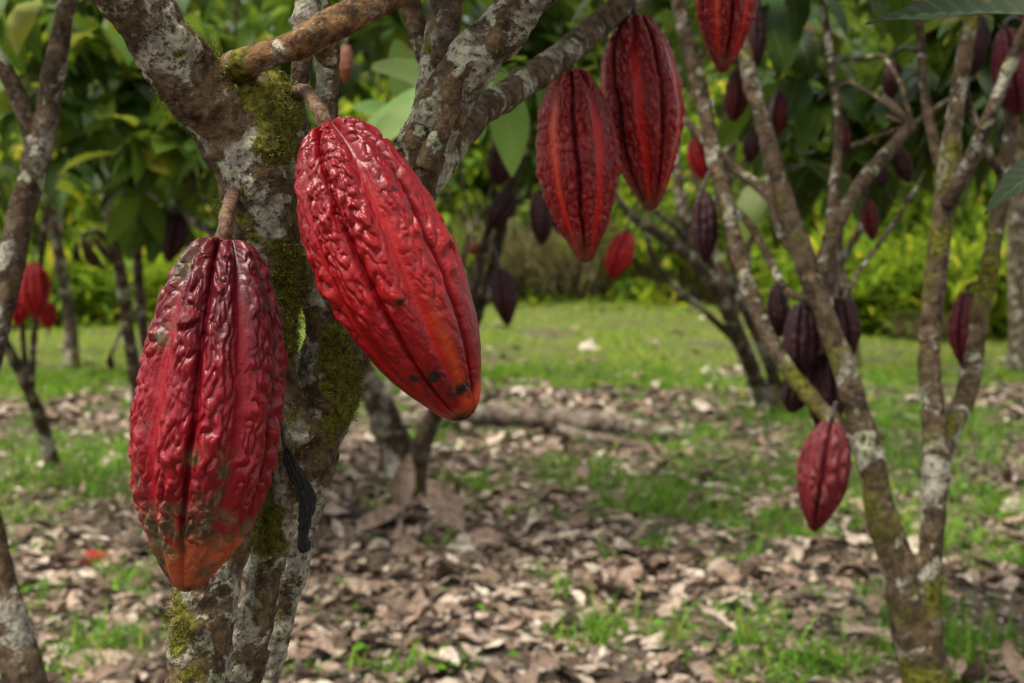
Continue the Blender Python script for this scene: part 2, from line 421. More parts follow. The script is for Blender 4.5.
# ------------------------------------------------------------------ ground
LAWNB = [(60, 355, 1.5), (180, 370, 1.2)]
GREEN = [(60, 470, 1.0), (20, 455, .7), (110, 480, .4), (270, 400, 1.2), (215, 560, .18), (600, 480, .50), (560, 470, .3), (660, 500, .40), (700, 480, .4), (480, 490, .2), (640, 520, .25), (920, 520, .6), (980, 500, .5), (860, 470, .8), (880, 420, 1.2), (720, 520, .3), (780, 530, .3),
         (720, 650, .3), (820, 660, .32), (990, 650, .35), (110, 650, .2), (600, 640, .15), (450, 430, .5), (700, 440, .5), (1000, 560, .3), (930, 600, .2), (760, 480, .4), (30, 600, .12), (240, 620, .12), (900, 655, .25)]
GB = np.array([[*G(a, b)[:2], r] for a, b, r in GREEN])
def green_mask(x, y):
    """0..1: how green the ground is here"""
    x = np.asarray(x, float); y = np.asarray(y, float)
    p = np.stack([x, y, np.full_like(x, 7.7)], -1)
    wob = perlin(p * .7) * 2.2 + perlin(p * .25 + 8) * 1.5
    edge = 10.2 + np.where(x < 0, np.clip(-x, 0, 4) * -.35, np.clip(x, 0, 6) * .15)
    m = sstep(-.6, .8, y + wob * .7 - edge)
    b = np.zeros_like(x)
    for cx, cy, r in GB:
        b = np.maximum(b, np.exp(-(((x - cx) / r) ** 2 + ((y - cy) / (r * 1.5)) ** 2)))
    n = fbm(p * 3.0 + 2, 3)
    b = np.clip(b * 1.1 + n * 1.0 - .15, 0, 1)
    rnd = sstep(.08, .42, n) * .8
    m2 = np.maximum(b, rnd) * (1 - m)
    patch = sstep(.15, .45, perlin(p * 1.3 + 30)) * sstep(19, 10, y) * .85
    return np.clip(m - patch * m + m2, 0, 1)

def build_ground():
    s = np.linspace(-1, 1, 321); gx = np.sign(s) * (np.abs(s) * 7 + np.abs(s) ** 6 * 300)
    t = np.linspace(0, 1, 361); gy = -3 + t * 26 + t ** 7 * 400
    X, Y = np.meshgrid(gx, gy); Z = gh(X, Y)
    m = green_mask(X.ravel(), Y.ravel())
    Z = Z + .006 * perlin(np.stack([X * 9, Y * 9, X * 0], -1))
    v = np.stack([X, Y, Z], -1).reshape(-1, 3); k = len(gx)
    i, j = np.meshgrid(np.arange(len(gy) - 1), np.arange(k - 1), indexing='ij'); a = (i * k + j).ravel()
    f = np.stack([a, a + 1, a + k + 1, a + k], -1)
    t_ = NT('orchard soil')
    n1 = t_.noise(28, 5, .7); n2 = t_.noise(6, 4)
    vo = t_.vor(26, 'F1', 'Color'); sp = t_.n('SeparateColor'); t_.t.links.new(vo, sp.inputs[0])
    soil = t_.cramp(sp.outputs[0], [(0, (.025, .017, .012)), (.4, (.06, .042, .03)), (.7, (.13, .095, .07)), (1, (.24, .19, .15))])
    soil = t_.mix(t_.ramp(n1, .4, .65, 0, .7), soil, (.045, .032, .022))
    gr = t_.cramp(n1, [(.3, (.045, .055, .012)), (.55, (.11, .14, .025)), (.75, (.19, .21, .05))])
    gm = t_.attr('green'); fac = t_.ramp(t_.math('ADD', gm, t_.math('MULTIPLY', t_.math('SUBTRACT', n2, .5), .6)), .45, 1.0, 0, .75)
    col = t_.mix(fac, soil, gr)
    nm = t_.bump(t_.math('ADD', n1, t_.vor(26)), 1., .02)
    mat = t_.done(t_.pr(col, .9, nm, spec=.2))
    tag(mk('ground', v, f, mat, attrs={'green': m}), kind='structure')
build_ground()

def scatter(n, y0, y1, margin=1.25, pw=1.0):
    """points on the ground inside a widened view wedge"""
    y = (y0 ** pw + RNG.random(n) * (y1 ** pw - y0 ** pw)) ** (1 / pw)
    x = (RNG.random(n) - .5) * 2 * (y * .36 * margin + .4)
    return x, y

def lift_dirs(n, tilt=.3):
    yaw = RNG.uniform(0, 2 * math.pi, n)
    ax = np.stack([np.cos(yaw), np.sin(yaw), RNG.normal(0, tilt, n)], -1)
    up = np.stack([RNG.normal(0, tilt, n), RNG.normal(0, tilt, n), np.ones(n)], -1)
    return nrm(ax), nrm(up)

def build_litter():
    A = Acc()
    for n, y0, y1, L0, L1, mg in ((10500, 2.3, 6.5, .018, .11, 1.3), (10500, 5.5, 11.5, .03, .13, 1.2), (1500, 2.3, 7.5, .09, .17, 1.3), (700, 8, 12, .10, .18, 1.2), (900, 9, 17, .08, .2, 1.1)):
        x, y = scatter(n, y0, y1, mg, 1.6)
        gm = green_mask(x, y)
        keep = RNG.random(n) > np.clip(gm * 1.25, 0, .93 if y0 < 8 else .8); x, y = x[keep], y[keep]; n = len(x)
        ax, up = lift_dirs(n, .17)
        L = RNG.uniform(L0, L1, n); W = L * RNG.uniform(.16, .30, n)
        z = gh(x, y) + .008 + RNG.random(n) ** 2 * .03
        pos = np.stack([x, y, z], -1)
        A.add(*leaf_batch(pos, ax, up, L, W, RNG.normal(.25, .5, n), RNG.normal(.5, .7, n), nu=7, vv=(-1, -.5, 0, .5, 1), ruffle=.17))
    v, f, a = A.get()
    v[:, 2] = np.maximum(v[:, 2], gh(v[:, 0], v[:, 1]) + .004)
    tag(mk('leaf_litter', v, f, M['litter'], attrs=a), 'dry brown and grey fallen leaves carpeting the soil between the trees', 'leaf litter', kind='stuff')
    # crumbs
    x, y = scatter(26000, 2.3, 8, 1.2, 1.7); n = len(x); ax, up = lift_dirs(n, .4); L = RNG.uniform(.01, .04, n)
    pos = np.stack([x, y, gh(x, y) + .012], -1)
    k9 = 900; L[:k9] = RNG.uniform(.08, .30, k9); ax[:k9, 2] *= .15; wr = RNG.uniform(.12, .4, n); wr[:k9] = .013
    v, f, a = leaf_batch(pos, ax, up, L, L * wr, .4, .5, nu=3, vv=(-1, 0, 1))
    v[:, 2] = np.maximum(v[:, 2], gh(v[:, 0], v[:, 1]) + .003)
    tag(mk('leaf_crumbs', v, f, M['litter'], attrs=a), 'small crumbled leaf bits and twigs scattered over the bare soil', 'leaf litter', kind='stuff')
build_litter()

def build_grass():
    A = Acc()
    # tufts in the orchard floor
    x, y = scatter(13000, 2.3, 11.5, 1.25, 1.5); gm = green_mask(x, y); k = RNG.random(len(x)) < gm ** 1.3 * .75; x, y = x[k], y[k]
    nb = 9; n = len(x) * nb
    size = np.repeat(RNG.uniform(.5, 1.25, len(x)) * (.6 + .5 * green_mask(x, y)), nb)
    x = np.repeat(x, nb) + RNG.normal(0, .022, n); y = np.repeat(y, nb) + RNG.normal(0, .022, n)
    yaw = RNG.uniform(0, 6.283, n); el = RNG.uniform(.5, 1.45, n)
    ax = np.stack([np.cos(yaw) * np.cos(el), np.sin(yaw) * np.cos(el), np.sin(el)], -1)
    up = np.stack([-np.cos(yaw) * np.sin(el), -np.sin(yaw) * np.sin(el), np.cos(el)], -1)
    L = RNG.uniform(.05, .15, n) * size; pos = np.stack([x, y, gh(x, y)], -1)
    A.add(*leaf_batch(pos, ax, up, L, RNG.uniform(.002, .0045, n), .0, RNG.uniform(.3, 1.6, n), nu=4, vv=(-1, 1), shape='blade'))
    # low broad leaved herbs
    x, y = scatter(9000, 2.3, 9.5, 1.2, 1.5); gm = green_mask(x, y); k = RNG.random(len(x)) < gm ** 1.5 * .6 + .015; x, y = x[k], y[k]
    n = len(x) * 4; x = np.repeat(x, 4) + RNG.normal(0, .012, n); y = np.repeat(y, 4) + RNG.normal(0, .012, n)
    ax, up = lift_dirs(n, .3); ax[:, 2] = np.abs(ax[:, 2]) + .1; pos = np.stack([x, y, gh(x, y) + .015 + RNG.random(n) * .025], -1)
    L = RNG.uniform(.012, .034, n)
    A.add(*leaf_batch(pos, ax, up, L, L * .3, .2, .5, nu=4, vv=(-1, 0, 1)))
    v, f, a = A.get()
    tag(mk('grass_tufts', v, f, M['grass'], attrs=a), 'patchy fresh green grass and small herbs growing through the leaf litter', 'grass', kind='stuff')
    x, y = scatter(75000, 8.2, 23, 1.15, 1.3); gm = green_mask(x, y) * sstep(8.2, 10.5, y); k = RNG.random(len(x)) < gm ** 1.5; x, y = x[k], y[k]; n = len(x)
    yaw = RNG.uniform(0, 6.283, n); el = RNG.uniform(.5, 1.4, n)
    ax = np.stack([np.cos(yaw) * np.cos(el), np.sin(yaw) * np.cos(el), np.sin(el)], -1)
    up = np.stack([-np.cos(yaw) * np.sin(el), -np.sin(yaw) * np.sin(el), np.cos(el)], -1)
    clump = .6 + .9 * np.clip(perlin(np.stack([x * 1.4, y * .8, x * 0], -1)) + .3, 0, 1)
    L = RNG.uniform(.04, .10, n) * clump; pos = np.stack([x, y, gh(x, y)], -1)
    v, f, a = leaf_batch(pos, ax, up, L, RNG.uniform(.003, .007, n), .0, RNG.uniform(.3, 1.5, n), nu=3, vv=(-1, 1), shape='blade')
    tag(mk('lawn_grass', v, f, M['lawn'], attrs=a), 'short bright green grass covering the clearing beyond the trees', 'grass', kind='stuff')
build_grass()

def build_fringe():
    n = 9000; x = RNG.uniform(-11, 11, n); y = 17.2 + RNG.random(n) ** .7 * 3.6 + 1.2 * perlin(np.stack([x * .5, x * 0, x * 0 + 2], -1)) - 3.2 * sstep(2.2, 4, x) - 1.0 * sstep(-2, -4, x)
    yaw = RNG.uniform(0, 6.283, n); el = RNG.uniform(.4, 1.45, n)
    ax = np.stack([np.cos(yaw) * np.cos(el), np.sin(yaw) * np.cos(el), np.sin(el)], -1)
    up = np.stack([-np.cos(yaw) * np.sin(el), -np.sin(yaw) * np.sin(el), np.cos(el)], -1)
    cl = np.clip(perlin(np.stack([x * .9, y * .9, x * 0], -1)) + .45, .08, 1)
    L = RNG.uniform(.15, .55, n) * cl; pos = np.stack([x, y, gh(x, y)], -1)
    v, f, a = leaf_batch(pos, ax, up, L, L * RNG.uniform(.03, .12, n), .2, RNG.uniform(.3, 1.7, n), nu=5, vv=(-1, 0, 1))
    tag(mk('weeds', v, f, M['leaf_bright'], attrs=a), 'uneven fringe of tall weeds where the clearing meets the bushes', 'weeds', kind='stuff')
# (called once the materials exist)
build_fringe()

# ------------------------------------------------------------------ foliage crowns
def cluster_leaves(centers, per=9, L=(.14, .30), droop=.7, spread=.06, mat='leaf_dark', nu=6, ratio=.19):
    c = np.asarray(centers, float); n = len(c) * per
    base = np.repeat(c, per, 0) + RNG.normal(0, spread, (n, 3)) * [1, 1, .6]
    yaw = RNG.uniform(0, 6.283, n); el = -RNG.beta(2.2, 1.8, n) * 1.5 * droop + .25
    ax = np.stack([np.cos(yaw) * np.cos(el), np.sin(yaw) * np.cos(el), np.sin(el)], -1)
    up = np.stack([-np.cos(yaw) * np.sin(el), -np.sin(yaw) * np.sin(el), np.cos(el)], -1) + RNG.normal(0, .35, (n, 3))
    LL = RNG.uniform(L[0], L[1], n)
    return leaf_batch(base, ax, up, LL, LL * RNG.uniform(ratio * .85, ratio * 1.2, n), RNG.uniform(.05, .45, n), RNG.uniform(.2, 1.1, n), nu=nu, ruffle=.06)

def crown(tree, boxes, per=9, L=(.14, .30), mat='leaf_dark', spread=.06, twigs=True, paths=None, droop=.7):
    """boxes: px x0,x1,y0,y1, depth0, depth1, count -> leaf clusters on twigs grown from the nearest wood"""
    cs = []
    for (x0, x1, y0, y1, d0, d1, n) in boxes:
        for _ in range(n):
            # uneven: reject by a coarse noise so that gaps and clumps appear
            for _t in range(12):
                x, y, d = random.uniform(x0, x1), random.uniform(y0, y1), random.uniform(d0, d1)
                q = P(x, y, d)
                if perlin(np.array([[q.x * 1.9, q.y * 1.3, q.z * 1.9 + 4]]))[0] > -.06: break
            cs.append(q)
    cs = np.array([tuple(c) for c in cs])
    v, f, a = cluster_leaves(cs, per, L, spread=spread, droop=droop)
    mk('crown', v, f, M[mat], tree, attrs=a)
    if twigs and paths is not None:
        sp = np.concatenate([catmull(p, .05) for p in paths]); A = Acc()
        few = len(cs[::3]) < 9
        for c in cs[::3]:
            w_ = np.linalg.norm((sp[:, :3] - c) * [1, 1, .6], axis=1) + np.maximum(sp[:, 2] - c[2], 0) * 1.
            j = int(np.argmin(w_)); s = sp[j]
            r0 = min(s[3] * .5, .006 + .002 * np.linalg.norm(s[:3] - c)); md = (s[:3] + c) / 2 + RNG.normal(0, .04, 3) + [0, 0, .04]
            A.add(*tube(np.array([[*s[:3], r0], [*md, r0 * .8], [*c, .0025]]), 6, .12))
            if few:
                v, f, _ = A.get(); A = Acc(); mk('twig', v, f, M['twig'], tree, attrs={'moss': np.zeros(len(v))})
        if few: return
        v, f, _ = A.get()
        mk('twig', v, f, M['twig'], tree, attrs={'moss': np.zeros(len(v))})

def moss_attr(v, hot=(), base=0.0):
    m = np.full(len(v), base)
    w_ = 1 + .75 * perlin(v * 38) + .35 * perlin(v * 95 + 7) if len(hot) else 1
    for (c, r, s) in hot:
        m = np.maximum(m, s * np.exp(-(np.linalg.norm((v - np.array(c)) * [1.25, 1, .7], axis=1) * w_ / r) ** 2))
    return m

# ------------------------------------------------------------------ the near cacao tree
def near_tree():
    bx = G(240, 1100)
    root = empty('cacao_tree', loc=(P(240, 700, 1.12).x, P(240, 700, 1.12).y, 0))
    tag(root, 'gnarled mossy cacao tree in the foreground carrying the two large red pods', 'tree')
    A_ = [(150, 1760, 1.12, 60), (168, 1300, 1.10, 48), (184, 900, 1.08, 36), (197, 683, 1.08, 31), (206, 600, 1.08, 31), (222, 530, 1.09, 29), (244, 440, 1.10, 28), (262, 370, 1.10, 28), (265, 290, 1.09, 34), (264, 220, 1.08, 40), (262, 160, 1.07, 45), (262, 110, 1.07, 47), (278, 84, 1.08, 30)]
    L_ = [(262, 190, 1.07, 34), (240, 140, 1.06, 36), (200, 90, 1.04, 34), (155, 33, 1.01, 33), (118, -20, .99, 34), (70, -90, .98, 34), (10, -170, .98, 32), (-60, -300, 1.0, 26)]
    B_ = [(190, 1100, 1.14, 36), (224, 760, 1.13, 19), (241, 683, 1.13, 18), (259, 600, 1.13, 19), (274, 540, 1.13, 20), (292, 480, 1.13, 25), (314, 418, 1.13, 34), (334, 365, 1.13, 34), (362, 300, 1.14, 28), (392, 235, 1.15, 27), (415, 175, 1.15, 26), (433, 125, 1.14, 26), (462, 75, 1.13, 26), (505, 25, 1.12, 24), (560, -25, 1.10, 20), (660, -70, 1.09, 17), (800, -160, 1.1, 14)]
    C_ = [(215, 1100, 1.22, 30), (246, 780, 1.2, 17), (265, 683, 1.19, 15), (284, 600, 1.18, 15), (299, 540, 1.17, 15), (317, 480, 1.16, 15), (333, 425, 1.15, 17), (345, 380, 1.14, 22)]
    J_ = [(335, 350, 1.12, 16), (312, 312, 1.12, 12), (300, 270, 1.10, 12), (290, 225, 1.09, 14)]
    K_ = [(296, 445, 1.10, 22), (278, 400, 1.10, 22), (268, 340, 1.10, 24)]
    W_ = [(300, 110, 1.08, 22), (300, 90, 1.09, 16)]
    Z_ = [(418, 150, 1.13, 19), (440, 128, 1.12, 12), (444, 66, 1.11, 7)]
    ks = [(232, 120, 1.03, 14), (250, 150, 1.035, 17)]
    knob = [(265, 150, 1.045, 20), (268, 120, 1.04, 16)]
    stub = [(440, 95, 1.10, 16), (463, 70, 1.09, 8), (468, 60, 1.085, 3)]
    paths = [px_path(p) for p in (A_, L_, B_, C_, J_, K_, knob)]
    v, f, no = wood(paths, 22, .012, .08, voxel=.0021, amp=.0019, freq=120)
    v = v + no * (perlin(v * 26) * .0030 + perlin(v * 55 + 9) * .0022)[:, None]
    hot = [(P(285, 85, 1.03), .05, 1.0), (P(262, 130, 1.0), .055, .75), (P(275, 175, 1.0), .05, .7), (P(300, 260, 1.05), .05, .9), (P(300, 320, 1.07), .06, .95), (P(345, 365, 1.08), .06, 1.), (P(352, 420, 1.10), .045, 1.0), (P(288, 400, 1.06), .05, .95),
           (P(278, 470, 1.08), .04, 1.0), (P(268, 530, 1.11), .03, 1.), (P(258, 600, 1.11), .02, .8), (P(183, 625, 1.06), .03, .9), (P(345, 330, 1.09), .03, .6), (P(240, 690, 1.09), .03, .7), (P(200, 210, 1.05), .02, .2), (P(420, 20, 1.1), .03, .6)]
    m = moss_attr(v, hot, .22)
    pl = moss_attr(v, [(P(195, 690, 1.06), .07, 1.), (P(225, 600, 1.05), .03, .9), (P(268, 670, 1.17), .06, 1.), (P(290, 580, 1.16), .05, 1.), (P(312, 500, 1.14), .04, .9), (P(470, 60, 1.1), .09, .7), (P(410, 170, 1.12), .05, .5), (P(285, 110, 1.02), .02, .6), (P(160, 40, .98), .04, .3)])
    tr = mk('trunk', v, f, M['bark'], root, attrs={'moss': m, 'pale': pl})
    # moss tufts growing on the bark
    msn = m + (fbm(v * 22, 3)) * .9
    idx = np.where(msn > .62)[0]; idx = idx[v[idx, 2] > .55]
    pick = RNG.choice(idx, min(42000, len(idx) * 3)); p0 = v[pick] + RNG.normal(0, .0012, (len(pick), 3)); n0 = no[pick]
    n = len(p0); ax = nrm(n0 + RNG.normal(0, .65, (n, 3)) + [0, 0, -.15])
    lum = np.clip(msn[pick] - .5, .1, .9)
    Lm = RNG.uniform(.0012, .0042, n) * (.5 + lum); up = RNG.normal(0, 1, (n, 3))
    vv_, ff_, aa_ = leaf_batch(p0, ax, up, Lm, Lm * .10, .2, RNG.uniform(-1.5, 1.5, n), nu=4, vv=(-1, 1), shape='blade')
    tag(mk('moss', vv_, ff_, M['moss'], root, attrs=aa_), kind='stuff')
    # hanging moss clumps at edges
    A = Acc()
    for (x, y, d, r, k) in ((352, 400, 1.09, .020, 700), (347, 440, 1.10, .016, 500), (228, 68, 1.035, .013, 500), (230, 62, 1.03, .010, 260), (275, 505, 1.07, .014, 420), (283, 470, 1.075, .016, 420), (177, 612, 1.075, .008, 200), (300, 265, 1.06, .013, 380), (296, 318, 1.07, .015, 420), (318, 318, 1.09, .014, 420), (219, 210, 1.06, .006, 110), (160, 93, 1.02, .008, 140), (178, 62, 1.01, .004, 60), (412, 60, 1.12, .010, 150), (404, 90, 1.12, .006, 90), (490, 55, 1.11, .008, 90), (300, 83, 1.05, .016, 500), (335, 345, 1.08, .022, 800)):
        k = int(k * 1.6); c = np.array(P(x, y, d)); q = c + RNG.normal(0, 1, (k, 3)) * r * [.7, .5, 1.1]; ax = RNG.normal(0, 1, (k, 3)) + [0, 0, -.3]
        Lm = RNG.uniform(.0015, .0055, k); A.add(*leaf_batch(q, ax, RNG.normal(0, 1, (k, 3)), Lm, Lm * .10, .2, RNG.uniform(-2, 2, k), nu=4, vv=(-1, 1), shape='blade'))
    v2, f2, a2 = A.get()
    from mathutils.kdtree import KDTree
    kd = KDTree(len(v))
    for i_, q_ in enumerate(v): kd.insert(q_, i_)
    kd.balance(); nb = len(v2) // 8; vb = v2.reshape(nb, 8, 3); ok = np.array([kd.find(b_[0])[2] < .0065 for b_ in vb])
    v2 = vb[ok].reshape(-1, 3); f2 = f2[:ok.sum() * 3]; a2 = {k_: a_.reshape(nb, 8, -1)[ok].reshape((-1, 3) if a_.ndim > 1 else -1) for k_, a_ in a2.items()}
    tag(mk('moss_clump', v2, f2, M['moss'], root, attrs=a2), kind='stuff')
    def br(pts, mat='bark', voxel=.0022, hot=(), base=.15, amp=.0011, extra=()):
        v, f, no = wood([px_path(pts)] + [px_path(e) for e in extra], 18, .012, .12, voxel=voxel, amp=amp, freq=110)
        return mk('branch', v, f, M[mat], root, attrs={'moss': moss_attr(v, hot, base)})
    br([(250, 78, 1.06, 14), (236, 66, 1.035, 15), (262, 56, 1.02, 14), (300, 44, 1.01, 16), (330, 27, 1.01, 17), (360, 10, 1.02, 16), (395, -6, 1.04, 15), (470, -50, 1.1, 14), (600, -120, 1.15, 12)], mat='bark_warm', hot=[(P(236, 66, 1.02), .03, 1.)], base=.3,
       extra=[[(318, 40, 1.02, 12), (330, 62, 1.03, 9), (338, 66, 1.04, 4)], [(298, 44, 1.0, 15), (305, 36, .995, 11), (308, 34, .99, 6)]])
    br([(322, 200, 1.12, 10), (326, 130, 1.12, 11), (328, 70, 1.12, 12), (322, 20, 1.13, 13), (305, -30, 1.14, 12), (280, -120, 1.2, 10)])
    br([(300, 90, 1.10, 9), (302, 50, 1.10, 11), (308, 0, 1.12, 13), (330, -80, 1.15, 11)])
    br([(425, 160, 1.17, 17), (452, 136, 1.22, 14), (490, 106, 1.32, 14), (530, 80, 1.44, 14.5), (572, 48, 1.55, 14), (612, 14, 1.64, 13), (650, -16, 1.72, 12), (740, -80, 1.8, 10)], base=.1, extra=[[(470, 122, 1.27, 15), (455, 140, 1.22, 16), (425, 195, 1.17, 12)], [(524, 84, 1.42, 15), (518, 76, 1.40, 10)]])
    br([(425, 130, 1.19, 14), (432, 80, 1.20, 16), (440, 40, 1.2, 17), (448, 0, 1.2, 17), (470, -60, 1.2, 15)], hot=[(P(420, 30, 1.18), .03, .9)])
    br([(434, 90, 1.22, 9), (424, 50, 1.22, 11), (416, 22, 1.22, 11), (405, -10, 1.22, 11), (390, -60, 1.2, 9)], base=.35)
    br([(425, 170, 1.12, 10), (450, 110, 1.115, 10), (456, 78, 1.11, 9), (468, 66, 1.10, 6), (474, 60, 1.095, 2.5)])
    # the crown hangs above the frame
    crown(root, [(-250, 900, -700, -330, 1.0, 1.9, 34)], per=8, L=(.16, .3), paths=paths)
    return root
near_tree()

def tree(name, label, base_px, stems, branches, boxes, mat='bark_far', voxel=None, mossb=.4, leafmat='leaf_dark', per=11, L=(.12, .25), amp=0.0, droop=.7, group=None, slim=.86):
    """stems reach the ground; branches are parts of their own"""
    sp = [px_path(s) for s in stems]
    b = sp[0][0]; root = empty(name, loc=(b[0], b[1], float(gh(b[0], b[1]))))
    tag(root, label, 'tree', group)
    for s in sp: s[0][2] = min(s[0][2], float(gh(s[0][0], s[0][1])) - .02) if s is sp[0] else s[0][2]
    # root flare
    for q_ in sp: q_[:, 3] *= slim
    v, f, no = wood(sp, 14, .03 if voxel is None else .015, .12, voxel=voxel, amp=amp, freq=50)
    low = np.exp(-((v[:, 2]) / .3) ** 2) * .2
    mk('trunk', v, f, M[mat], root, attrs={'moss': np.clip(mossb + low, 0, 1)})
    bp = []
    for s in branches:
        p = px_path(s); p[:, 3] *= slim; bp.append(p)
        v, f, no = wood([p], 12, .025, .14, voxel=None)
        mk('branch', v, f, M[mat], root, attrs={'moss': np.full(len(v), mossb * .8)})
    if boxes: crown(root, boxes, per=per, L=L, mat=leafmat, paths=sp + bp, droop=droop)
    return root

T1 = tree('cacao_tree', 'forked cacao tree at right with mossy lower trunk and pale lichened stems', (925, 840), [
    [(938, 900, 2.62, 36), (935, 800, 2.6, 30), (925, 690, 2.6, 26), (908, 610, 2.6, 24), (896, 560, 2.6, 20), (880, 510, 2.6, 18), (868, 450, 2.6, 17), (845, 370, 2.62, 14), (815, 290, 2.65, 13), (790, 215, 2.7, 12), (765, 130, 2.75, 10), (748, 70, 2.8, 9), (738, 0, 2.85, 8), (730, -120, 2.9, 7)],
    [(940, 720, 2.64, 24), (928, 640, 2.6, 18), (930, 560, 2.6, 14.5), (935, 480, 2.6, 16), (934, 420, 2.6, 14), (929, 370, 2.6, 13), (933, 300, 2.6, 13), (943, 220, 2.6, 13), (948, 170, 2.6, 13), (956, 110, 2.6, 10.5), (966, 50, 2.6, 9), (975, -10, 2.6, 8), (990, -120, 2.6, 7)],
    [(930, 480, 2.62, 15), (950, 430, 2.65, 14), (968, 390, 2.7, 11.5), (980, 320, 2.72, 11), (993, 250, 2.74, 10.5), (1003, 190, 2.76, 10), (1012, 120, 2.8, 9), (1030, 20, 2.9, 8), (1050, -100, 3, 7)],
    [(870, 455, 2.6, 14), (850, 436, 2.62, 12), (815, 402, 2.68, 10), (790, 372, 2.72, 9.5), (768, 335, 2.78, 9.5), (748, 285, 2.84, 9.5), (730, 220, 2.9, 10), (716, 165, 2.95, 10), (703, 105, 3.0, 9.5), (690, 50, 3.0, 9), (678, 0, 3.0, 9), (660, -120, 3.05, 7)],
], [
    [(948, 205, 2.58, 10), (968, 165, 2.55, 8.5), (990, 115, 2.5, 8), (1010, 65, 2.48, 8), (1030, 20, 2.45, 7.5), (1060, -80, 2.4, 7)],
    [(946, 190, 2.62, 8), (935, 145, 2.64, 7), (926, 100, 2.66, 6), (921, 50, 2.7, 5.5), (915, -40, 2.7, 5)],
    [(962, 75, 2.62, 5), (970, 110, 2.68, 4.5), (983, 140, 2.72, 4.5), (1002, 178, 2.76, 5)],
    [(815, 290, 2.66, 7), (833, 235, 2.75, 8), (860, 185, 2.85, 8.5), (885, 155, 2.95, 8), (912, 125, 3.05, 7)],
    [(828, 315, 2.65, 7), (831, 250, 2.8, 8), (834, 190, 2.9, 7), (839, 130, 2.95, 5), (832, 70, 3.0, 5), (820, -20, 3.05, 4)],
    [(805, 262, 2.68, 6), (788, 222, 2.8, 6), (765, 192, 2.9, 6), (730, 165, 3.0, 6), (695, 130, 3.1, 5), (660, 100, 3.2, 4)],
    [(812, 300, 2.7, 5), (786, 290, 2.85, 5), (765, 250, 2.95, 5), (748, 222, 3.0, 5), (730, 205, 3.05, 4)],
    [(800, 265, 2.7, 4), (777, 225, 2.75, 5), (768, 170, 2.8, 4.5), (762, 130, 2.8, 4)],
    [(843, 300, 2.66, 3.5), (860, 270, 2.72, 3), (885, 235, 2.8, 2.6), (915, 190, 2.9, 2), (925, 170, 2.9, 1.5)],
], [(640, 1080, -60, 100, 3.1, 4.2, 24), (640, 1080, 40, 130, 3.3, 4.4, 6), (790, 920, 60, 165, 3.2, 4.0, 7), (600, 1150, -420, -170, 2.4, 4.0, 20)], mat='bark_mid', voxel=.0055, mossb=.575, L=(.15, .30), per=8, amp=.0022)

# dull leaf blades reaching in from the right, close to the lens
def near_leaf(tipx, tipy, basex, basey, d0, d1, width, upx=(0, -.3, 1), mat='leaf_grey'):
    a = np.array(P(basex, basey, d0)); b = np.array(P(tipx, tipy, d1)); L_ = np.linalg.norm(b - a)
    up = np.array(upx, float)
    v, f, at = leaf_batch(a[None], (b - a)[None] + up * L_ * .12, up[None], np.array([L_ * 1.02]), np.array([width]), np.array([.35]), np.array([.35]), nu=40, vv=np.linspace(-1, 1, 13), ruffle=.10)
    u = at['luv'][:, 0]; vv = at['luv'][:, 1]
    v = v + up / np.linalg.norm(up) * (np.abs(np.sin((u - np.abs(vv) * .12) * 37)) * .0016 * (1 - np.abs(vv)) * 2 )[:, None]
    o = mk('leaf', v, f, M[mat], T1, attrs=at)
    return o
o = near_leaf(868, 14, 1085, 22, 1.40, 1.50, .030, (0, -.52, .85)); o['label'] = 'dull grey green leaf seen edge on at the upper right corner'
o = near_leaf(986, 206, 1100, 138, 1.5, 1.4, .024, (-.1, -.35, 1)); o['label'] = 'ribbed green leaf tip entering from the right edge'
v, f = tube(px_path([(1150, -180, 2.2, 6), (1120, -60, 1.7, 5), (1098, 20, 1.43, 4), (1085, 34, 1.4, 3)]), 8, .02)
mk('branch', v, f, M['twig'], T1, attrs={'moss': np.zeros(len(v))})
v, f = tube(px_path([(1120, -60, 1.7, 5), (1125, 40, 1.5, 4), (1100, 118, 1.4, 3)]), 8, .02)
mk('branch', v, f, M['twig'], T1, attrs={'moss': np.zeros(len(v))})
v, f = tube(px_path([(1050, -100, 3.0, 5), (1120, -160, 2.6, 5), (1150, -180, 2.2, 6)]), 8, .02)
mk('branch', v, f, M['twig'], T1, attrs={'moss': np.zeros(len(v))})

T2 = tree('cacao_tree', 'slender cacao tree at the left edge with a forked blotchy grey and brown stem', (30, 800), [
    [(60, 1120, 1.9, 34), (50, 900, 1.9, 28), (34, 740, 1.9, 26), (22, 670, 1.9, 24), (4, 595, 1.9, 20), (-14, 520, 1.9, 17), (-22, 450, 1.9, 15), (-14, 380, 1.9, 14.5), (2, 310, 1.9, 14.5), (14, 250, 1.9, 15), (28, 190, 1.9, 16), (43, 135, 1.9, 15), (52, 85, 1.9, 13), (60, 40, 1.9, 12), (68, -10, 1.9, 11), (80, -120, 1.9, 9)],
], [[(38, 150, 1.9, 12), (22, 105, 1.9, 11), (2, 65, 1.9, 10), (-25, 20, 1.9, 9), (-60, -60, 1.9, 8)]],
    [(-150, 260, -400, -200, 1.7, 2.8, 14), (-80, 90, -70, 0, 3.0, 3.8, 5)], mat='bark_mid', voxel=.004, mossb=.15, amp=.0018, leafmat='leaf_mid')
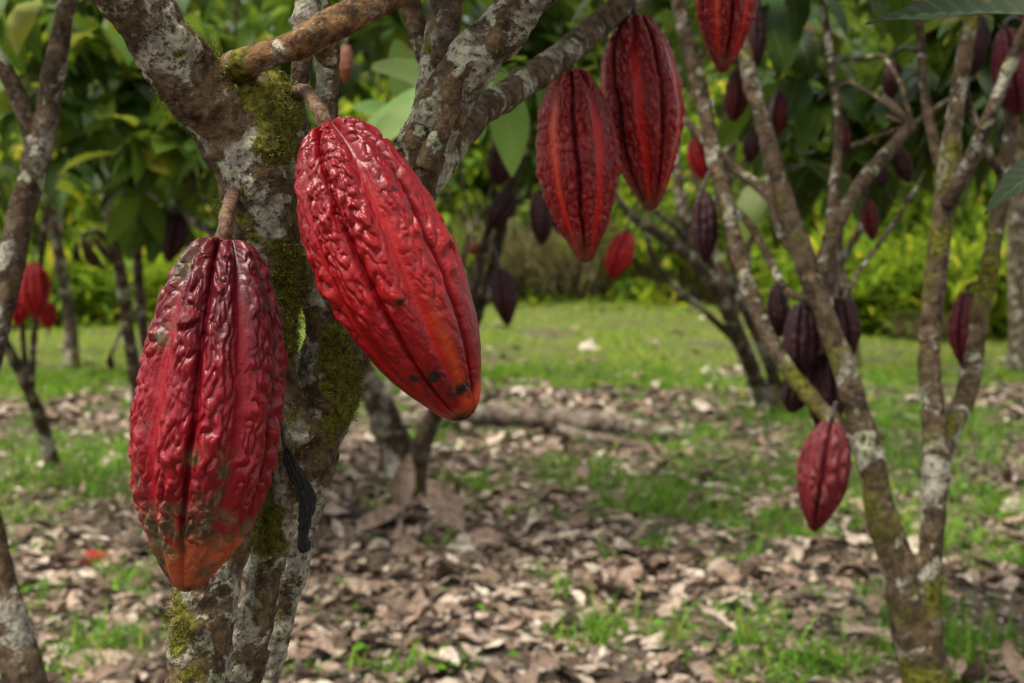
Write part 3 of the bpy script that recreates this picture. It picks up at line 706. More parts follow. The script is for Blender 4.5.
T3 = tree('cacao_tree', 'small leaning cacao tree at far left with thin pale shoots and red pods', (50, 468), [
    [(56, 478, 6.6, 13), (50, 455, 6.6, 9), (40, 418, 6.5, 8), (24, 380, 6.2, 7), (6, 345, 6.0, 6.5), (-20, 300, 5.8, 6), (-40, 240, 5.6, 6), (-50, 150, 5.6, 5)],
], [[(30, 395, 6.3, 4), (24, 350, 6.1, 3.5), (22, 300, 5.9, 3.5), (24, 230, 5.7, 3), (30, 150, 5.6, 3)], [(32, 400, 6.3, 3.5), (33, 350, 6.0, 4), (38, 300, 5.7, 4), (44, 230, 5.6, 3.5), (60, 150, 5.4, 3)]],
    [(-60, 150, -40, 190, 4.4, 6.2, 42), (-120, 200, -300, -60, 4.6, 6.0, 9)], leafmat='leaf_mid')
T4 = tree('cacao_tree', 'dark thin stemmed cacao tree behind the left large pod with withered brown leaves', (140, 430), [
    [(142, 430, 8.0, 10), (136, 380, 7.8, 8), (128, 330, 7.5, 7.5), (122, 280, 7.2, 7), (112, 230, 7.0, 6), (106, 190, 6.8, 5.5), (110, 120, 6.6, 5), (130, 20, 6.6, 5)],
    [(146, 430, 8.05, 8), (146, 360, 7.8, 6), (140, 300, 7.6, 6), (137, 250, 7.4, 6), (132, 200, 7.2, 5), (128, 130, 7.2, 5)],
], [[(122, 285, 7.2, 5), (112, 250, 7, 4.5), (98, 232, 6.9, 4), (82, 236, 6.8, 3)], [(126, 320, 7.4, 3), (118, 338, 7.3, 2.5), (112, 352, 7.2, 2)],
    [(128, 180, 6.0, 6), (170, 205, 5.4, 5), (205, 228, 5.0, 5), (240, 245, 4.7, 4)], [(150, 110, 6.0, 6), (180, 150, 5.4, 5), (215, 185, 5.0, 5), (240, 215, 4.8, 4)]],
    [(60, 320, -40, 150, 4.2, 7.0, 58), (150, 260, 60, 215, 4.4, 6.0, 10), (0, 380, -300, -60, 4.5, 6.8, 11)], leafmat='leaf_mid')
# withered leaves that still hang there
ps = np.array([tuple(P(x, y, d)) for x, y, d in ((82, 236, 6.8), (84, 240, 6.75), (88, 238, 6.8), (78, 240, 6.85), (112, 352, 7.2), (92, 236, 6.8))])
v, f, a = leaf_batch(ps, np.array([[.3, 0, -1], [.5, .2, -1], [.15, -.2, -1], [-.1, .1, -1], [-.1, 0, -1], [.6, 0, -.8]], float), np.array([[0, -1, .2]] * 6, float), np.array([.2, .22, .16, .15, .12, .2]), .02, 1.4, 1.1, nu=8, vv=(-1, -.5, 0, .5, 1), ruffle=.5)
a['rnd'][:] = .12
mk('withered_leaves', v, f, M['litter'], T4, attrs=a)

T5 = tree('cacao_tree', 'mossy cacao tree with two leaning stems behind the right large pod', (400, 485), [
    [(404, 492, 6.1, 30), (402, 470, 6.1, 22), (392, 435, 6.1, 20), (375, 395, 6.0, 16), (352, 350, 5.9, 12), (330, 300, 5.8, 10), (310, 230, 5.6, 8), (300, 130, 5.5, 7)],
    [(408, 488, 6.1, 20), (420, 450, 6.0, 13), (438, 405, 5.9, 10), (458, 358, 5.8, 9.5), (474, 318, 5.7, 9), (490, 275, 5.6, 8), (500, 230, 5.5, 7.5), (508, 190, 5.4, 6.5), (518, 145, 5.3, 5.5), (532, 100, 5.2, 5), (545, 30, 5.2, 4.5)],
], [[(410, 485, 6.05, 8), (402, 440, 6.0, 6), (392, 410, 5.9, 5), (388, 380, 5.9, 5)],
    [(466, 335, 5.75, 7), (472, 300, 5.6, 6), (484, 250, 5.5, 6), (492, 215, 5.4, 4), (500, 195, 5.35, 3)],
    [(503, 215, 5.45, 5), (518, 200, 5.3, 3.5), (535, 193, 5.2, 3), (552, 196, 5.1, 2.5)],
    [(508, 200, 5.4, 5), (520, 165, 5.35, 5), (528, 130, 5.3, 4.5), (538, 105, 5.25, 4)],
    [(478, 310, 5.7, 5), (462, 270, 5.7, 4), (468, 240, 5.7, 3)]],
    [(300, 640, -60, 85, 4.2, 6.2, 44), (480, 640, 10, 110, 4.6, 5.8, 8), (300, 700, -320, -70, 4.4, 6.0, 10)], mat='bark_far', mossb=.42, voxel=.012, amp=.004)
T6 = tree('cacao_tree', 'many stemmed cacao tree standing at the edge of the clearing, right of centre', (768, 412), [
    [(768, 415, 8.8, 13), (760, 390, 8.8, 10), (742, 345, 8.4, 10), (722, 300, 8.0, 8.5), (700, 268, 7.6, 7.5), (668, 240, 7.2, 7), (640, 222, 6.8, 6), (622, 205, 6.4, 4.5), (610, 180, 6.2, 3.5)],
    [(776, 412, 8.8, 10), (774, 380, 8.8, 8), (760, 340, 8.6, 8), (738, 295, 8.4, 7.5), (708, 255, 8.2, 7), (688, 225, 8.0, 7), (678, 180, 8.0, 6), (674, 120, 8.0, 5)],
    [(790, 412, 8.9, 9), (796, 380, 8.9, 8), (780, 350, 8.7, 8), (755, 310, 8.5, 7), (735, 270, 8.4, 6), (728, 200, 8.3, 6), (735, 120, 8.2, 5)],
], [[(700, 268, 7.6, 4.5), (680, 232, 7.5, 4.5), (660, 215, 7.4, 4), (645, 205, 7.3, 3.5), (632, 190, 7.2, 3)],
    [(780, 400, 8.8, 6), (800, 345, 8.7, 5), (808, 280, 8.6, 4.5), (796, 220, 8.5, 4), (802, 150, 8.4, 3.5), (795, 90, 8.4, 3)],
    [(745, 350, 8.4, 5), (705, 312, 8.2, 4), (668, 280, 8.0, 3.5), (648, 240, 7.8, 3), (655, 190, 7.8, 2.5)],
    [(735, 320, 8.3, 4), (748, 250, 8.2, 4), (742, 190, 8.2, 3.5), (760, 120, 8.2, 3)],
    [(722, 290, 8.0, 4.5), (715, 250, 8, 4), (700, 200, 8, 4), (690, 150, 8, 3.5)]],
    [(560, 860, -60, 110, 5.6, 8.6, 42), (560, 900, -260, -70, 5.6, 8.6, 10)], mat='bark_far', mossb=.45)
T7 = tree('cacao_tree', 'straight grey trunk at the right edge beyond the forked tree', (1018, 372), [
    [(1019, 372, 11.4, 13), (1018, 330, 11.4, 11), (1016, 260, 11.4, 10), (1016, 190, 11.4, 10), (1020, 100, 11.4, 8), (1030, -20, 11.4, 7)]], [],
    [(860, 1180, -60, 110, 9, 12.5, 40), (860, 1240, -260, -70, 9, 12.5, 10)], mat='bark_mid', mossb=.0)
tree('cacao_tree', 'dark crowned cacao tree standing far back between the left pod and the centre', (250, 372), [
    [(290, 384, 10.5, 12), (288, 330, 10.5, 9), (300, 260, 10.4, 8), (320, 190, 10.2, 7), (330, 60, 10, 6)]], [[(296, 280, 10.4, 6), (270, 220, 10.2, 5), (240, 150, 10, 4)]],
    [(120, 520, -80, 130, 8.5, 12, 66), (100, 560, -240, -90, 8.5, 12, 10)], mat='bark_far', mossb=.5, leafmat='leaf_mid')
tree('cacao_tree', 'cacao tree standing far back at the right behind the purple pods', (850, 372), [
    [(852, 366, 12.0, 11), (850, 320, 12.0, 8), (838, 260, 12, 7), (842, 190, 11.8, 6), (850, 60, 11.6, 6)]], [[(842, 260, 12, 5), (870, 210, 11.8, 5), (890, 150, 11.6, 4)]],
    [(700, 1000, -60, 110, 10, 13.5, 44), (680, 1000, -220, -70, 10, 13.5, 9)], mat='bark_far', mossb=.5, leafmat='leaf_mid')
tree('cacao_tree', 'cacao tree standing far back at the left beyond the red pods', (20, 366), [
    [(72, 368, 11.8, 10), (70, 320, 11.8, 7), (60, 260, 11.6, 7), (50, 190, 11.4, 6), (40, 60, 11.2, 6)]], [],
    [(-120, 150, -60, 150, 9.5, 13, 70), (-140, 150, -220, -70, 9.5, 13, 9)], mat='bark_far', mossb=.5, leafmat='leaf_mid')
# large pale leaves low in the gap between the limbs
ps = np.array([tuple(P(x, y, d)) for x, y, d in ((372, 66, 2.7), (455, 88, 3.0), (430, 104, 2.9), (395, 40, 3.2), (500, 70, 3.0), (352, 108, 3.1))])
v, f, a = leaf_batch(ps, np.array([[1, .1, -.18], [-1, .1, -.25], [-.9, 0, -.5], [.3, .2, -1], [.2, .1, -1], [.8, .1, -.1]], float), np.array([[0, -.6, .8]] * 6, float), np.array([.24, .26, .24, .2, .24, .2]), .045, .2, .5, nu=12, vv=(-1, -.5, 0, .5, 1), ruffle=.1)
mk('drooping_leaves', v, f, M['leaf_pale'], T5, attrs=a)

# ------------------------------------------------------------------ bank of shrubs behind the clearing
def shrub_mesh(kind, seed):
    rg = np.random.default_rng(seed)
    if kind == 'bush':
        n = 420; th = rg.uniform(0, 6.283, n); r = rg.random(n) ** .45 * 1.25; z = rg.beta(1.5, 1.3, n) * 2.3 + .1
        r = r * np.sqrt(np.clip(1 - ((z - .9) / 1.7) ** 2, .1, 1)); c = np.stack([np.cos(th) * r, np.sin(th) * r, z], -1)
        k = perlin(c * 1.5 + seed) > -.12; c = c[k]
        return cluster_leaves(c, 7, (.13, .28), spread=.09, ratio=.22, nu=5)
    if kind == 'reed':
        n = 900; th = rg.uniform(0, 6.283, n); r = rg.random(n) ** .6 * .9; pos = np.stack([np.cos(th) * r, np.sin(th) * r, rg.uniform(0, .9, n)], -1)
        el = rg.uniform(.5, 1.4, n); yaw = rg.uniform(0, 6.283, n)
        ax = np.stack([np.cos(yaw) * np.cos(el), np.sin(yaw) * np.cos(el), np.sin(el)], -1); up = np.stack([-np.cos(yaw) * np.sin(el), -np.sin(yaw) * np.sin(el), np.cos(el)], -1)
        L_ = rg.uniform(.5, 1.15, n); return leaf_batch(pos, ax, up, L_, rg.uniform(.018, .04, n), .4, rg.uniform(.5, 2, n), nu=7)
    if kind == 'dry':
        n = 1300; th = rg.uniform(0, 6.283, n); r = rg.random(n) ** .6 * .9; pos = np.stack([np.cos(th) * r, np.sin(th) * r, rg.uniform(0, .3, n)], -1)
        el = rg.uniform(.8, 1.5, n); yaw = rg.uniform(0, 6.283, n)
        ax = np.stack([np.cos(yaw) * np.cos(el), np.sin(yaw) * np.cos(el), np.sin(el)], -1); up = np.stack([-np.cos(yaw) * np.sin(el), -np.sin(yaw) * np.sin(el), np.cos(el)], -1)
        L_ = rg.uniform(.4, 1.2, n); return leaf_batch(pos, ax, up, L_, rg.uniform(.006, .02, n), .3, rg.uniform(.1, 1.4, n), nu=6)
    # tall tree crown
    n = 560; th = rg.uniform(0, 6.283, n); r = rg.random(n) ** .5 * 2.4; z = rg.uniform(1.2, 8.0, n)
    c = np.stack([np.cos(th) * r, np.sin(th) * r, z], -1); k = perlin(c * .9 + seed) > -.10; c = c[k]
    return cluster_leaves(c, 7, (.2, .42), spread=.16, ratio=.26, nu=4)
PROTO = {}
def shrub(kind, mat, px, d, s, label, cat, name, var=0):
    """a first plant of each kind, then linked copies"""
    x = (px - 512) / FPX * d; loc = (x, d, float(gh(x, d)) - .03)
    key = (kind, mat, var)
    if key not in PROTO:
        root = empty(name, loc=(0, 0, 0)); v, f, a = shrub_mesh(kind, 5 + var * 13 + len(kind))
        mk('crown', v, f, M[mat], root, attrs=a)
        A = Acc(); rg = np.random.default_rng(var + 2)
        hgt = {'bush': 1.6, 'reed': .7, 'dry': .5, 'tall': 6.5}[kind]; rr = {'bush': .03, 'reed': .012, 'dry': .008, 'tall': .11}[kind]
        for k in range({'bush': 7, 'reed': 12, 'dry': 10, 'tall': 5}[kind]):
            th = rg.uniform(0, 6.28); e = hgt * .45 * (0 if (kind == 'tall' and k == 0) else 1)
            A.add(*tube(np.array([[0.03 * math.cos(th), .03 * math.sin(th), -.05 if kind != 'tall' or k == 0 else 1.2 + k * .8, rr], [e * .4 * math.cos(th), e * .4 * math.sin(th), hgt * .5 + (.6 * k if kind == 'tall' else 0), rr * .7], [e * math.cos(th), e * math.sin(th), hgt + (.2 * k if kind == 'tall' else 0), rr * .3]]), 7, .2, .15))
        v, f, _ = A.get(); mk('trunk' if kind == 'tall' else 'stem', v, f, M['bark_far'], root, attrs={'moss': np.full(len(v), .4)})
        PROTO[key] = root; o = root
    else:
        src = PROTO[key]; o = src.copy(); sc.collection.objects.link(o)
        for ch in [c for c in sc.objects if c.parent == src]:
            c = ch.copy(); sc.collection.objects.link(c); c.parent = o
    o.location = loc; o.rotation_euler = (0, 0, random.uniform(0, 6.28)); o.scale = (s, s, s * (random.uniform(.9, 1.75) if kind == 'bush' else random.uniform(.8, 1.1)))
    tag(o, label, cat, {'bush': 'bushes along the far edge of the clearing', 'reed': 'long leaved plants along the clearing', 'dry': 'dry grass clumps by the clearing', 'tall': 'tall trees beyond the clearing'}[kind])
BUSH = [('leaf_bright', 592, 18.6, .42, 'low at the brown bank, under the small red pod'), ('leaf_bright', 655, 18.2, .5, 'low at the lawn edge, left of the many stemmed tree'), ('leaf_mid', 528, 18.9, .4, 'low at the brown bank, right of the lowest purple pod'), ('leaf_bright', -120, 21, 1.2, 'outermost left of the row, out past the slender stem'), ('leaf_bright', 20, 18.3, .9, 'directly behind the red pods at the left edge'), ('leaf_mid', 100, 20.5, 1.2, 'behind the withered brown leaves'),
        ('leaf_bright', 170, 18.4, .9, 'just left of the left large pod'), ('leaf_mid', 250, 21, 1.2, 'hidden behind the left large pod'), ('leaf_bright', 330, 21, 1.15, 'between the two large pods'), ('leaf_bright', 410, 20.5, 1.1, 'above the tip of the right large pod'),
        ('leaf_mid', 465, 21.5, 1.25, 'left of the dry grass bank'), ('leaf_bright', 540, 23, 1.2, 'behind the dry grass bank'), ('leaf_mid', 610, 21, 1.0, 'behind the small red hanging pod'), ('leaf_bright', 680, 22, 1.15, 'seen through the branches of the many stemmed tree'),
        ('leaf_bright', 760, 18.5, 1.0, 'behind the dark purple pods'), ('leaf_bright', 830, 17.5, 1.0, 'behind the thin bare twig at right'), ('leaf_bright', 900, 16.3, .7, 'between the two forks of the right trees'), ('leaf_bright', 980, 16.8, .9, 'behind the maroon pod on the pale stem'), ('leaf_bright', 1080, 16.5, 1.0, 'at the right end of the row')]
for i, (mt, px, d, s, wh) in enumerate(BUSH):
    shrub('bush', mt, px, d, s, ('yellow green' if mt == 'leaf_bright' else 'mid green') + ' leafy bush ' + wh, 'bush', 'leafy_bush', var=i % 2)
for i, (px, d, s, wh) in enumerate([(612, 19.2, .8, 'under the small red pod'), (880, 15.2, .8, 'left of the upright mossy stem'), (955, 15.0, .8, 'between the upright stem and the pale stem'), (60, 17.3, .8, 'below the red pods at left'), (205, 17.2, .8, 'at the left large pod flank'), (840, 15.8, .8, 'behind the largest purple pod'), (475, 19.0, .7, 'behind the lowest hanging purple pod'), (1040, 15.2, .8, 'beside the straight grey trunk')]):
    shrub('reed', 'leaf_bright', px, d, s, 'clump of long arching green leaves ' + wh, 'plant', 'long_leaved_plant', var=i % 2)
for i, (px, d, s, wh) in enumerate([(528, 19.0, 1.0, 'left part of the brown bank in the middle'), (565, 18.8, 1.05, 'in the middle of the brown bank'), (655, 18.6, .55, 'at the lawn edge left of the many stemmed tree'), (500, 19.3, .7, 'beside the lowest hanging purple pod'), (925, 14.4, .35, 'low at the foot of the right bushes'), (700, 18.4, .5, 'behind the many stemmed tree')]):
    shrub('dry', 'straw', px, d, s, 'dry brown grass clump ' + wh, 'dry grass', 'dry_grass_clump')
for i, (px, d, s, wh) in enumerate([(-150, 26, 1.1, 'outermost left'), (30, 27, 1.0, 'behind the slender left tree'), (190, 25.5, 1.1, 'behind the left large pod'), (330, 28, 1.05, 'behind the fork of the foreground tree'), (460, 26, 1.0, 'behind the right limb of the foreground tree'), (600, 27.5, 1.1, 'behind the pair of dark red pods'), (730, 25.5, 1.0, 'behind the cropped red pod at the top'), (860, 28, 1.1, 'left of the upright right stem'), (990, 26, 1.05, 'behind the right forks'), (1150, 27, 1.1, 'outermost right'),
                                    (120, 32, 1.3, 'in the back row at left'), (400, 33, 1.35, 'in the back row near the centre'), (660, 33, 1.35, 'in the back row right of the centre'), (930, 32, 1.3, 'in the back row at right')]):
    shrub('tall', 'leaf_bright' if i in (1, 3, 4, 6, 8, 12) else 'leaf_mid', px, d, s, 'tall leafy green tree beyond the clearing, ' + wh, 'tree', 'broadleaf_tree', var=i % 3)

# ------------------------------------------------------------------ pods
def pchip(xs, ys, x):
    xs = np.array(xs); ys = np.array(ys); h = np.diff(xs); d = np.diff(ys) / h; m = np.zeros(len(xs))
    for i in range(1, len(xs) - 1):
        m[i] = 0 if d[i - 1] * d[i] <= 0 else 2 * d[i - 1] * d[i] / (d[i - 1] + d[i])
    m[0] = d[0]; m[-1] = d[-1]
    k = np.clip(np.searchsorted(xs, x) - 1, 0, len(xs) - 2); t = (x - xs[k]) / h[k]
    return (2 * t ** 3 - 3 * t ** 2 + 1) * ys[k] + (t ** 3 - 2 * t ** 2 + t) * h[k] * m[k] + (-2 * t ** 3 + 3 * t ** 2) * ys[k + 1] + (t ** 3 - t ** 2) * h[k] * m[k + 1]
PROF_A = [(0, 0), (.004, .17), (.018, .34), (.05, .475), (.10, .625), (.18, .78), (.27, .895), (.38, .965), (.50, 1), (.61, .985), (.70, .895), (.78, .77), (.86, .60), (.92, .435), (.96, .29), (.985, .17), (.995, .09), (1, 0)]
PROF_B = [(0, 0), (.004, .16), (.018, .34), (.05, .48), (.12, .68), (.22, .87), (.34, .975), (.46, 1), (.58, .965), (.70, .86), (.80, .71), (.87, .55), (.92, .42), (.96, .31), (.985, .19), (.995, .10), (1, 0)]
PROF_C = [(0, 0), (.004, .16), (.02, .34), (.07, .52), (.15, .75), (.25, .91), (.38, 1), (.50, 1), (.62, .92), (.73, .77), (.82, .60), (.90, .41), (.95, .27), (.985, .16), (1, 0)]
def pod_arrays(L, Rm, prof, nu, nv, seed, deep=.10, shal=.05, amp=.004, wf=85., twist=0., bend=0., smooth_from=.8, phase=0., gw=.13, bw=.20, lobe=0.):
    s = np.linspace(0, 1, nv); t = .55 * s + .45 * (.5 - .5 * np.cos(np.pi * s)); th = np.linspace(0, 2 * np.pi, nu, endpoint=False)
    T, TH = np.meshgrid(t, th, indexing='ij')
    r = pchip(*zip(*prof), T) * Rm
    wob = .10 * perlin(np.stack([np.cos(TH) * 1.2, np.sin(TH) * 1.2, T * 3 + seed], -1)) + twist * T
    x = ((TH + wob + phase) / (2 * np.pi) * 10) % 10; k = np.round(x) % 10; d = x - np.round(x)
    kk = k.astype(int)
    isdeep = (kk % 2 == 0)
    wv = .05 * perlin(np.stack([k * 3.3, T * 14, T * 0 + seed], -1))
    gd = np.where(isdeep, np.exp(-((d + wv) / gw) ** 2), 0); gs = np.where(~isdeep, np.exp(-((d + wv) / bw) ** 2), 0)
    rel = np.clip(r / (.45 * Rm), 0, 1)
    A_ = rel * (1 - .65 * sstep(smooth_from - .1, 1, T)) * (1 + .5 * sstep(.2, .0, T))
    dp = -deep * gd * A_ - shal * gs * A_ + .5 * lobe * (.5 - .5 * np.cos(d * 2 * np.pi)) * A_
    dp += .03 * perlin(np.stack([np.cos(TH), np.sin(TH), T * 2.2 + seed * 3], -1))
    ct, st = np.cos(TH), np.sin(TH); z = -T * L
    p = np.stack([ct * r, st * r, z], -1)
    pw = p + (.34 / wf) * np.stack([perlin(p * wf * .58 + seed), perlin(p * wf * .58 + 31 + seed), perlin(p * wf * .58 + 67 + seed)], -1)
    q = pw * np.array([1, 1, .38]) * wf
    b1 = np.abs(perlin(q + seed * 1.7)) * 1.9; b2 = np.abs(perlin(q * 2.05 + 11)) * 1.6
    b = np.clip(b1 * .85 + b2 * .26, 0, 1.1)
    lowf = .55 + .9 * np.clip(perlin(p * 22 + 40) + .45, 0, 1)
    calm = (1 - .88 * gs) * (1 - .55 * gd) * (1 - .8 * sstep(smooth_from - .18, smooth_from + .12, T)) * rel ** .5 * lowf
    hh = b * calm
    rr = r + dp * Rm * 1.0 + amp * (hh - .22 * calm) * np.clip(r / (.3 * Rm), 0, 1)
    rr = np.maximum(rr, 0)
    dim = .018 * L * np.exp(-(r / (.22 * Rm)) ** 2) * (T < .3)
    lob = .012 * L * (gd) * np.exp(-((T - .02) / .05) ** 2)
    zz = z - dim - lob + .006 * L * (1 - np.clip(T - .985, 0, 1) / .015) * (T > .985) * 0
    bx = bend * L * np.sin(np.pi * T)
    v = np.stack([ct * rr + bx, st * rr, zz], -1).reshape(-1, 3)
    i, j = np.meshgrid(np.arange(nv - 1), np.arange(nu), indexing='ij'); a = i * nu + j; bb = i * nu + (j + 1) % nu
    f = np.stack([a, a + nu, bb + nu, bb], -1).reshape(-1, 4)
    return v, f, {'hgt': hh.ravel() / .9, 'groove': gd.ravel(), 'band': gs.ravel(), 'along': T.ravel(), 'th': TH.ravel(), 'k': k.ravel(), 'd': d.ravel()}

def pod_root(name, top, tip, roll):
    z = (top - tip).normalized(); y = Vector((0, 1, 0)); x = y.cross(z).normalized(); y = z.cross(x)
    m = Matrix((x, y, z)).transposed().to_4x4(); m = Matrix.Translation(top) @ m @ Matrix.Rotation(roll, 4, 'Z')
    return empty(name, mat=m)
ALLSP = None
def stalk(root, top, to=None, r=.004, mat='stalk', via=None, maxd=.45):
    global ALLSP
    if to is None:
        if ALLSP is None: ALLSP = np.concatenate(SPINES)
        q = np.array(top); dd = np.linalg.norm(ALLSP[:, :3] - q, axis=1) + np.maximum(q[2] + .01 - ALLSP[:, 2], 0) * 1.5
        s = ALLSP[int(np.argmin(dd))]; to = Vector(s[:3])
    axis = (WM[root.name].to_3x3() @ Vector((0, 0, 1)))
    a = top - axis * .006; dist = (to - top).length
    mid = top + axis * min(.012, dist * .3)
    pts = [(*a, r * 1.35), (*mid, r), *( [(*((mid + to) / 2 + Vector((0, 0, .01))), r)] if dist > .05 else []), (*to, r * 1.35)]
    v, f = tube(np.array(pts), 14, .0025, .30)
    mk('stalk', v, f, M[mat], root)

def hero(label, top, tip, mat, roll, **kw):
    L_ = (top - tip).length; root = pod_root('cacao_pod', top, tip, roll); tag(root, label, 'cacao pod', 'cacao pods hanging in the trees')
    return root, L_
# the two large pods
tA, pA = P(224, 235, 1.0), P(185, 592, .985)
rA, LA = hero('largest deep red pod at the left, wrinkled, with a scurfy orange tip', tA, pA, 'podA', 0)
v, f, a = pod_arrays(LA, .0487, PROF_A, 760, 820, 3.0, deep=.085, shal=.062, amp=.0039, wf=150, lobe=.085, phase=R(90), smooth_from=.90, bend=.012, gw=.12, bw=.21)
def spots(a, lst):
    s = np.zeros(len(a['along']))
    for (t0, th0, rt, rth) in lst:
        dth = (a['th'] - th0 + np.pi) % (2 * np.pi) - np.pi; s = np.maximum(s, np.exp(-((a['along'] - t0) / rt) ** 2 - (dth / rth) ** 2))
    return np.clip(s * 1.3, 0, 1)
CAMS = -math.pi / 2
a['spot'] = spots(a, [(.992, CAMS, .012, 1.6), (.93, CAMS - .9, .05, .35), (.82, CAMS - .75, .05, .12), (.68, CAMS + .5, .07, .12), (.74, CAMS + .35, .05, .2), (.80, CAMS - .05, .045, .35), (.81, CAMS + .5, .03, .4), (.77, CAMS - .25, .02, .2), (.70, CAMS - 1.05, .05, .2), (.62, CAMS + .05, .02, .12), (.10, CAMS - .8, .05, .3), (.30, CAMS - .7, .03, .15), (.95, CAMS + .9, .04, .3)]); a['streak'] = np.zeros(len(a['along']))
for k in ('th', 'k', 'd'): a.pop(k)
mk('husk', v, f, M['podA'], rA, attrs=a, world=False)
stalk(rA, tA, P(240, 200, 1.08), .0052)
tB, pB = P(325, 123, 1.0), P(467, 419, .985)
rB, LB = hero('large bright red pod leaning right with an orange red tip and black specks', tB, pB, 'podB', 0)
v, f, a = pod_arrays(LB, .0466, PROF_B, 720, 760, 8.0, deep=.080, shal=.060, amp=.0034, wf=160, lobe=.08, phase=R(90) + R(14), smooth_from=.62, twist=.15, bend=-.014, gw=.12, bw=.19)
a['spot'] = spots(a, [(.86, CAMS - .15, .035, .25), (.88, CAMS - .35, .02, .2), (.915, CAMS + .3, .018, .5), (.995, CAMS, .018, 2.5), (.83, CAMS - .55, .012, .12), (.62, CAMS, .01, .08)])
dth = (a['th'] - (CAMS + .42) + np.pi) % (2 * np.pi) - np.pi
a['streak'] = np.exp(-(dth / (.06 + .10 * a['along'])) ** 2) * sstep(.5, .95, a['along']) * .6
for k in ('th', 'k', 'd'): a.pop(k)
mk('husk', v, f, M['podB'], rB, attrs=a, world=False)
stalk(rB, tB, P(292, 100, 1.08), .0048)
# the pair of dark red pods and the one cut off by the top of the picture
for (lab, x0, y0, x1, y1, d, wpx, seed, ph, to) in (
        ('dark red warty pod with a pointed tip, left of the hanging pair', 571, 68, 586, 263, 1.60, 38, 21., .4, (572, 52, 1.55)),
        ('dark red warty pod with orange furrows, right and higher of the hanging pair', 634, 14, 651, 211, 1.66, 38, 33., 1.1, (630, 0, 1.66)),
        ('red pod with a blackish tip cut off by the top of the picture', 731, -75, 722, 73, 1.95, 29, 45., .2, None)):
    tp, ti = P(x0, y0, d), P(x1, y1, d - .01); rt, Lp = hero(lab, tp, ti, 'podC', 0)
    v, f, a = pod_arrays(Lp, wpx / FPX * d * 1.03, PROF_C, 420, 460, seed, deep=.09, shal=.05, amp=.0040, wf=165, phase=ph, smooth_from=.9, gw=.15, bw=.27)
    a['streak'] = np.where(np.isin(a['k'], (1, 7)), np.exp(-(a['d'] / .08) ** 2), 0) * sstep(.1, .3, a['along']) * sstep(.9, .6, a['along'])
    a['spot'] = np.zeros(len(a['along']))
    for k in ('th', 'k', 'd'): a.pop(k)
    mk('husk', v, f, M['podC'], rt, attrs=a, world=False)
    stalk(rt, tp, P(*to) if to else None, .0035, 'stalk_dark')

# small pods: three husk shapes, linked copies
SM = []
for sdd, pr_, rr_ in ((51., PROF_C, .20), (62., PROF_A, .21), (73., PROF_B, .19)):
    v, f, a = pod_arrays(.2, .2 * rr_, pr_, 130, 120, sdd, deep=.14, shal=.07, amp=.0040, wf=80, gw=.2, bw=.2)
    for k in ('th', 'k', 'd'): a.pop(k)
    a['streak'] = a['along'] * 0; a['spot'] = a['along'] * 0
    SM.append((v, f, a))
SMESH = {}
def pod(lab, x0, y0, x1, y1, d, wpx, mat, dd=0., to=None, var=None, name='cacao_pod', st='stalk_dark'):
    tp, ti = P(x0, y0, d), P(x1, y1, d + dd); L_ = (tp - ti).length
    root = pod_root(name, tp, ti, random.uniform(0, 6.28)); tag(root, lab, 'cacao pod', 'cacao pods hanging in the trees')
    var = random.randrange(3) if var is None else var
    key = (var, mat)
    if key not in SMESH:
        v, f, a = SM[var]; me = mesh('husk', v, f, a); me.materials.append(M[mat]); SMESH[key] = me
    o = bpy.data.objects.new('husk', SMESH[key]); sc.collection.objects.link(o); o.parent = root
    base_r = (.20, .21, .19)[var] * .2; rs = (wpx / FPX * d) / base_r
    o.scale = (rs, rs, L_ / .2); WM[o.name] = WM[root.name]
    stalk(root, tp, P(*to) if to else None, .003 + .0004 * d, st)
    return root
pod('small bright red pod hanging below the dark red pair', 628, 231, 611, 279, 5.2, 13.5, 'podR', to=(630, 213, 5.9))
pod('long dark purple pod hanging alone by the mossy stem right of the pair', 704, 192, 706, 264, 2.9, 13.5, 'podP', to=(714, 172, 2.95))
pod('lowest dark purple pod behind the right large pod', 500, 268, 508, 326, 5.3, 12.5, 'podP')
pod('dark purple pod highest up the stem behind the right large pod', 508, 130, 497, 186, 5.1, 14, 'podP', to=(518, 125, 5.25))
pod('dark purple pod slanting against the thin stem behind the right large pod', 512, 192, 490, 229, 5.2, 12, 'podP')
pod('dark purple pod on a side twig left of the dark red pair', 541, 190, 542, 245, 5.0, 12, 'podP', to=(540, 192, 5.17))
pod('dark purple pod half hidden behind the left pod of the pair', 552, 194, 563, 236, 5.2, 9, 'podP', to=(551, 196, 5.1))
pod('dusty red pod hanging lowest on the right forked tree', 832, 420, 814, 532, 2.5, 25, 'podD', to=(838, 405, 2.63), var=0)
pod('dark purple pod right of the pale leaning stem', 838, 290, 846, 362, 2.72, 18, 'podP', to=(836, 300, 2.66))
pod('dark purple pod just left of the pale leaning stem', 802, 303, 800, 380, 2.75, 18, 'podP', to=(815, 295, 2.68))
pod('small dark purple pod leftmost of the cluster on the leaning stem', 777, 285, 779, 338, 2.85, 11, 'podP', to=(786, 288, 2.84))
pod('dark maroon pod hanging behind the crossing of the leaning stems', 826, 352, 826, 440, 2.78, 19, 'podP', to=(832, 335, 2.68))
pod('short dark pod tucked against the lower mossy fork', 800, 375, 791, 413, 2.82, 14, 'podP', to=(796, 376, 2.72))
pod('dark red pod partly hidden by the leaning pale stem', 812, 330, 812, 408, 2.9, 15, 'podM', to=(820, 305, 2.68))
pod('slim red pod hanging free in the gap at right', 867, 198, 873, 241, 3.2, 8.5, 'podM', to=(858, 188, 2.85))
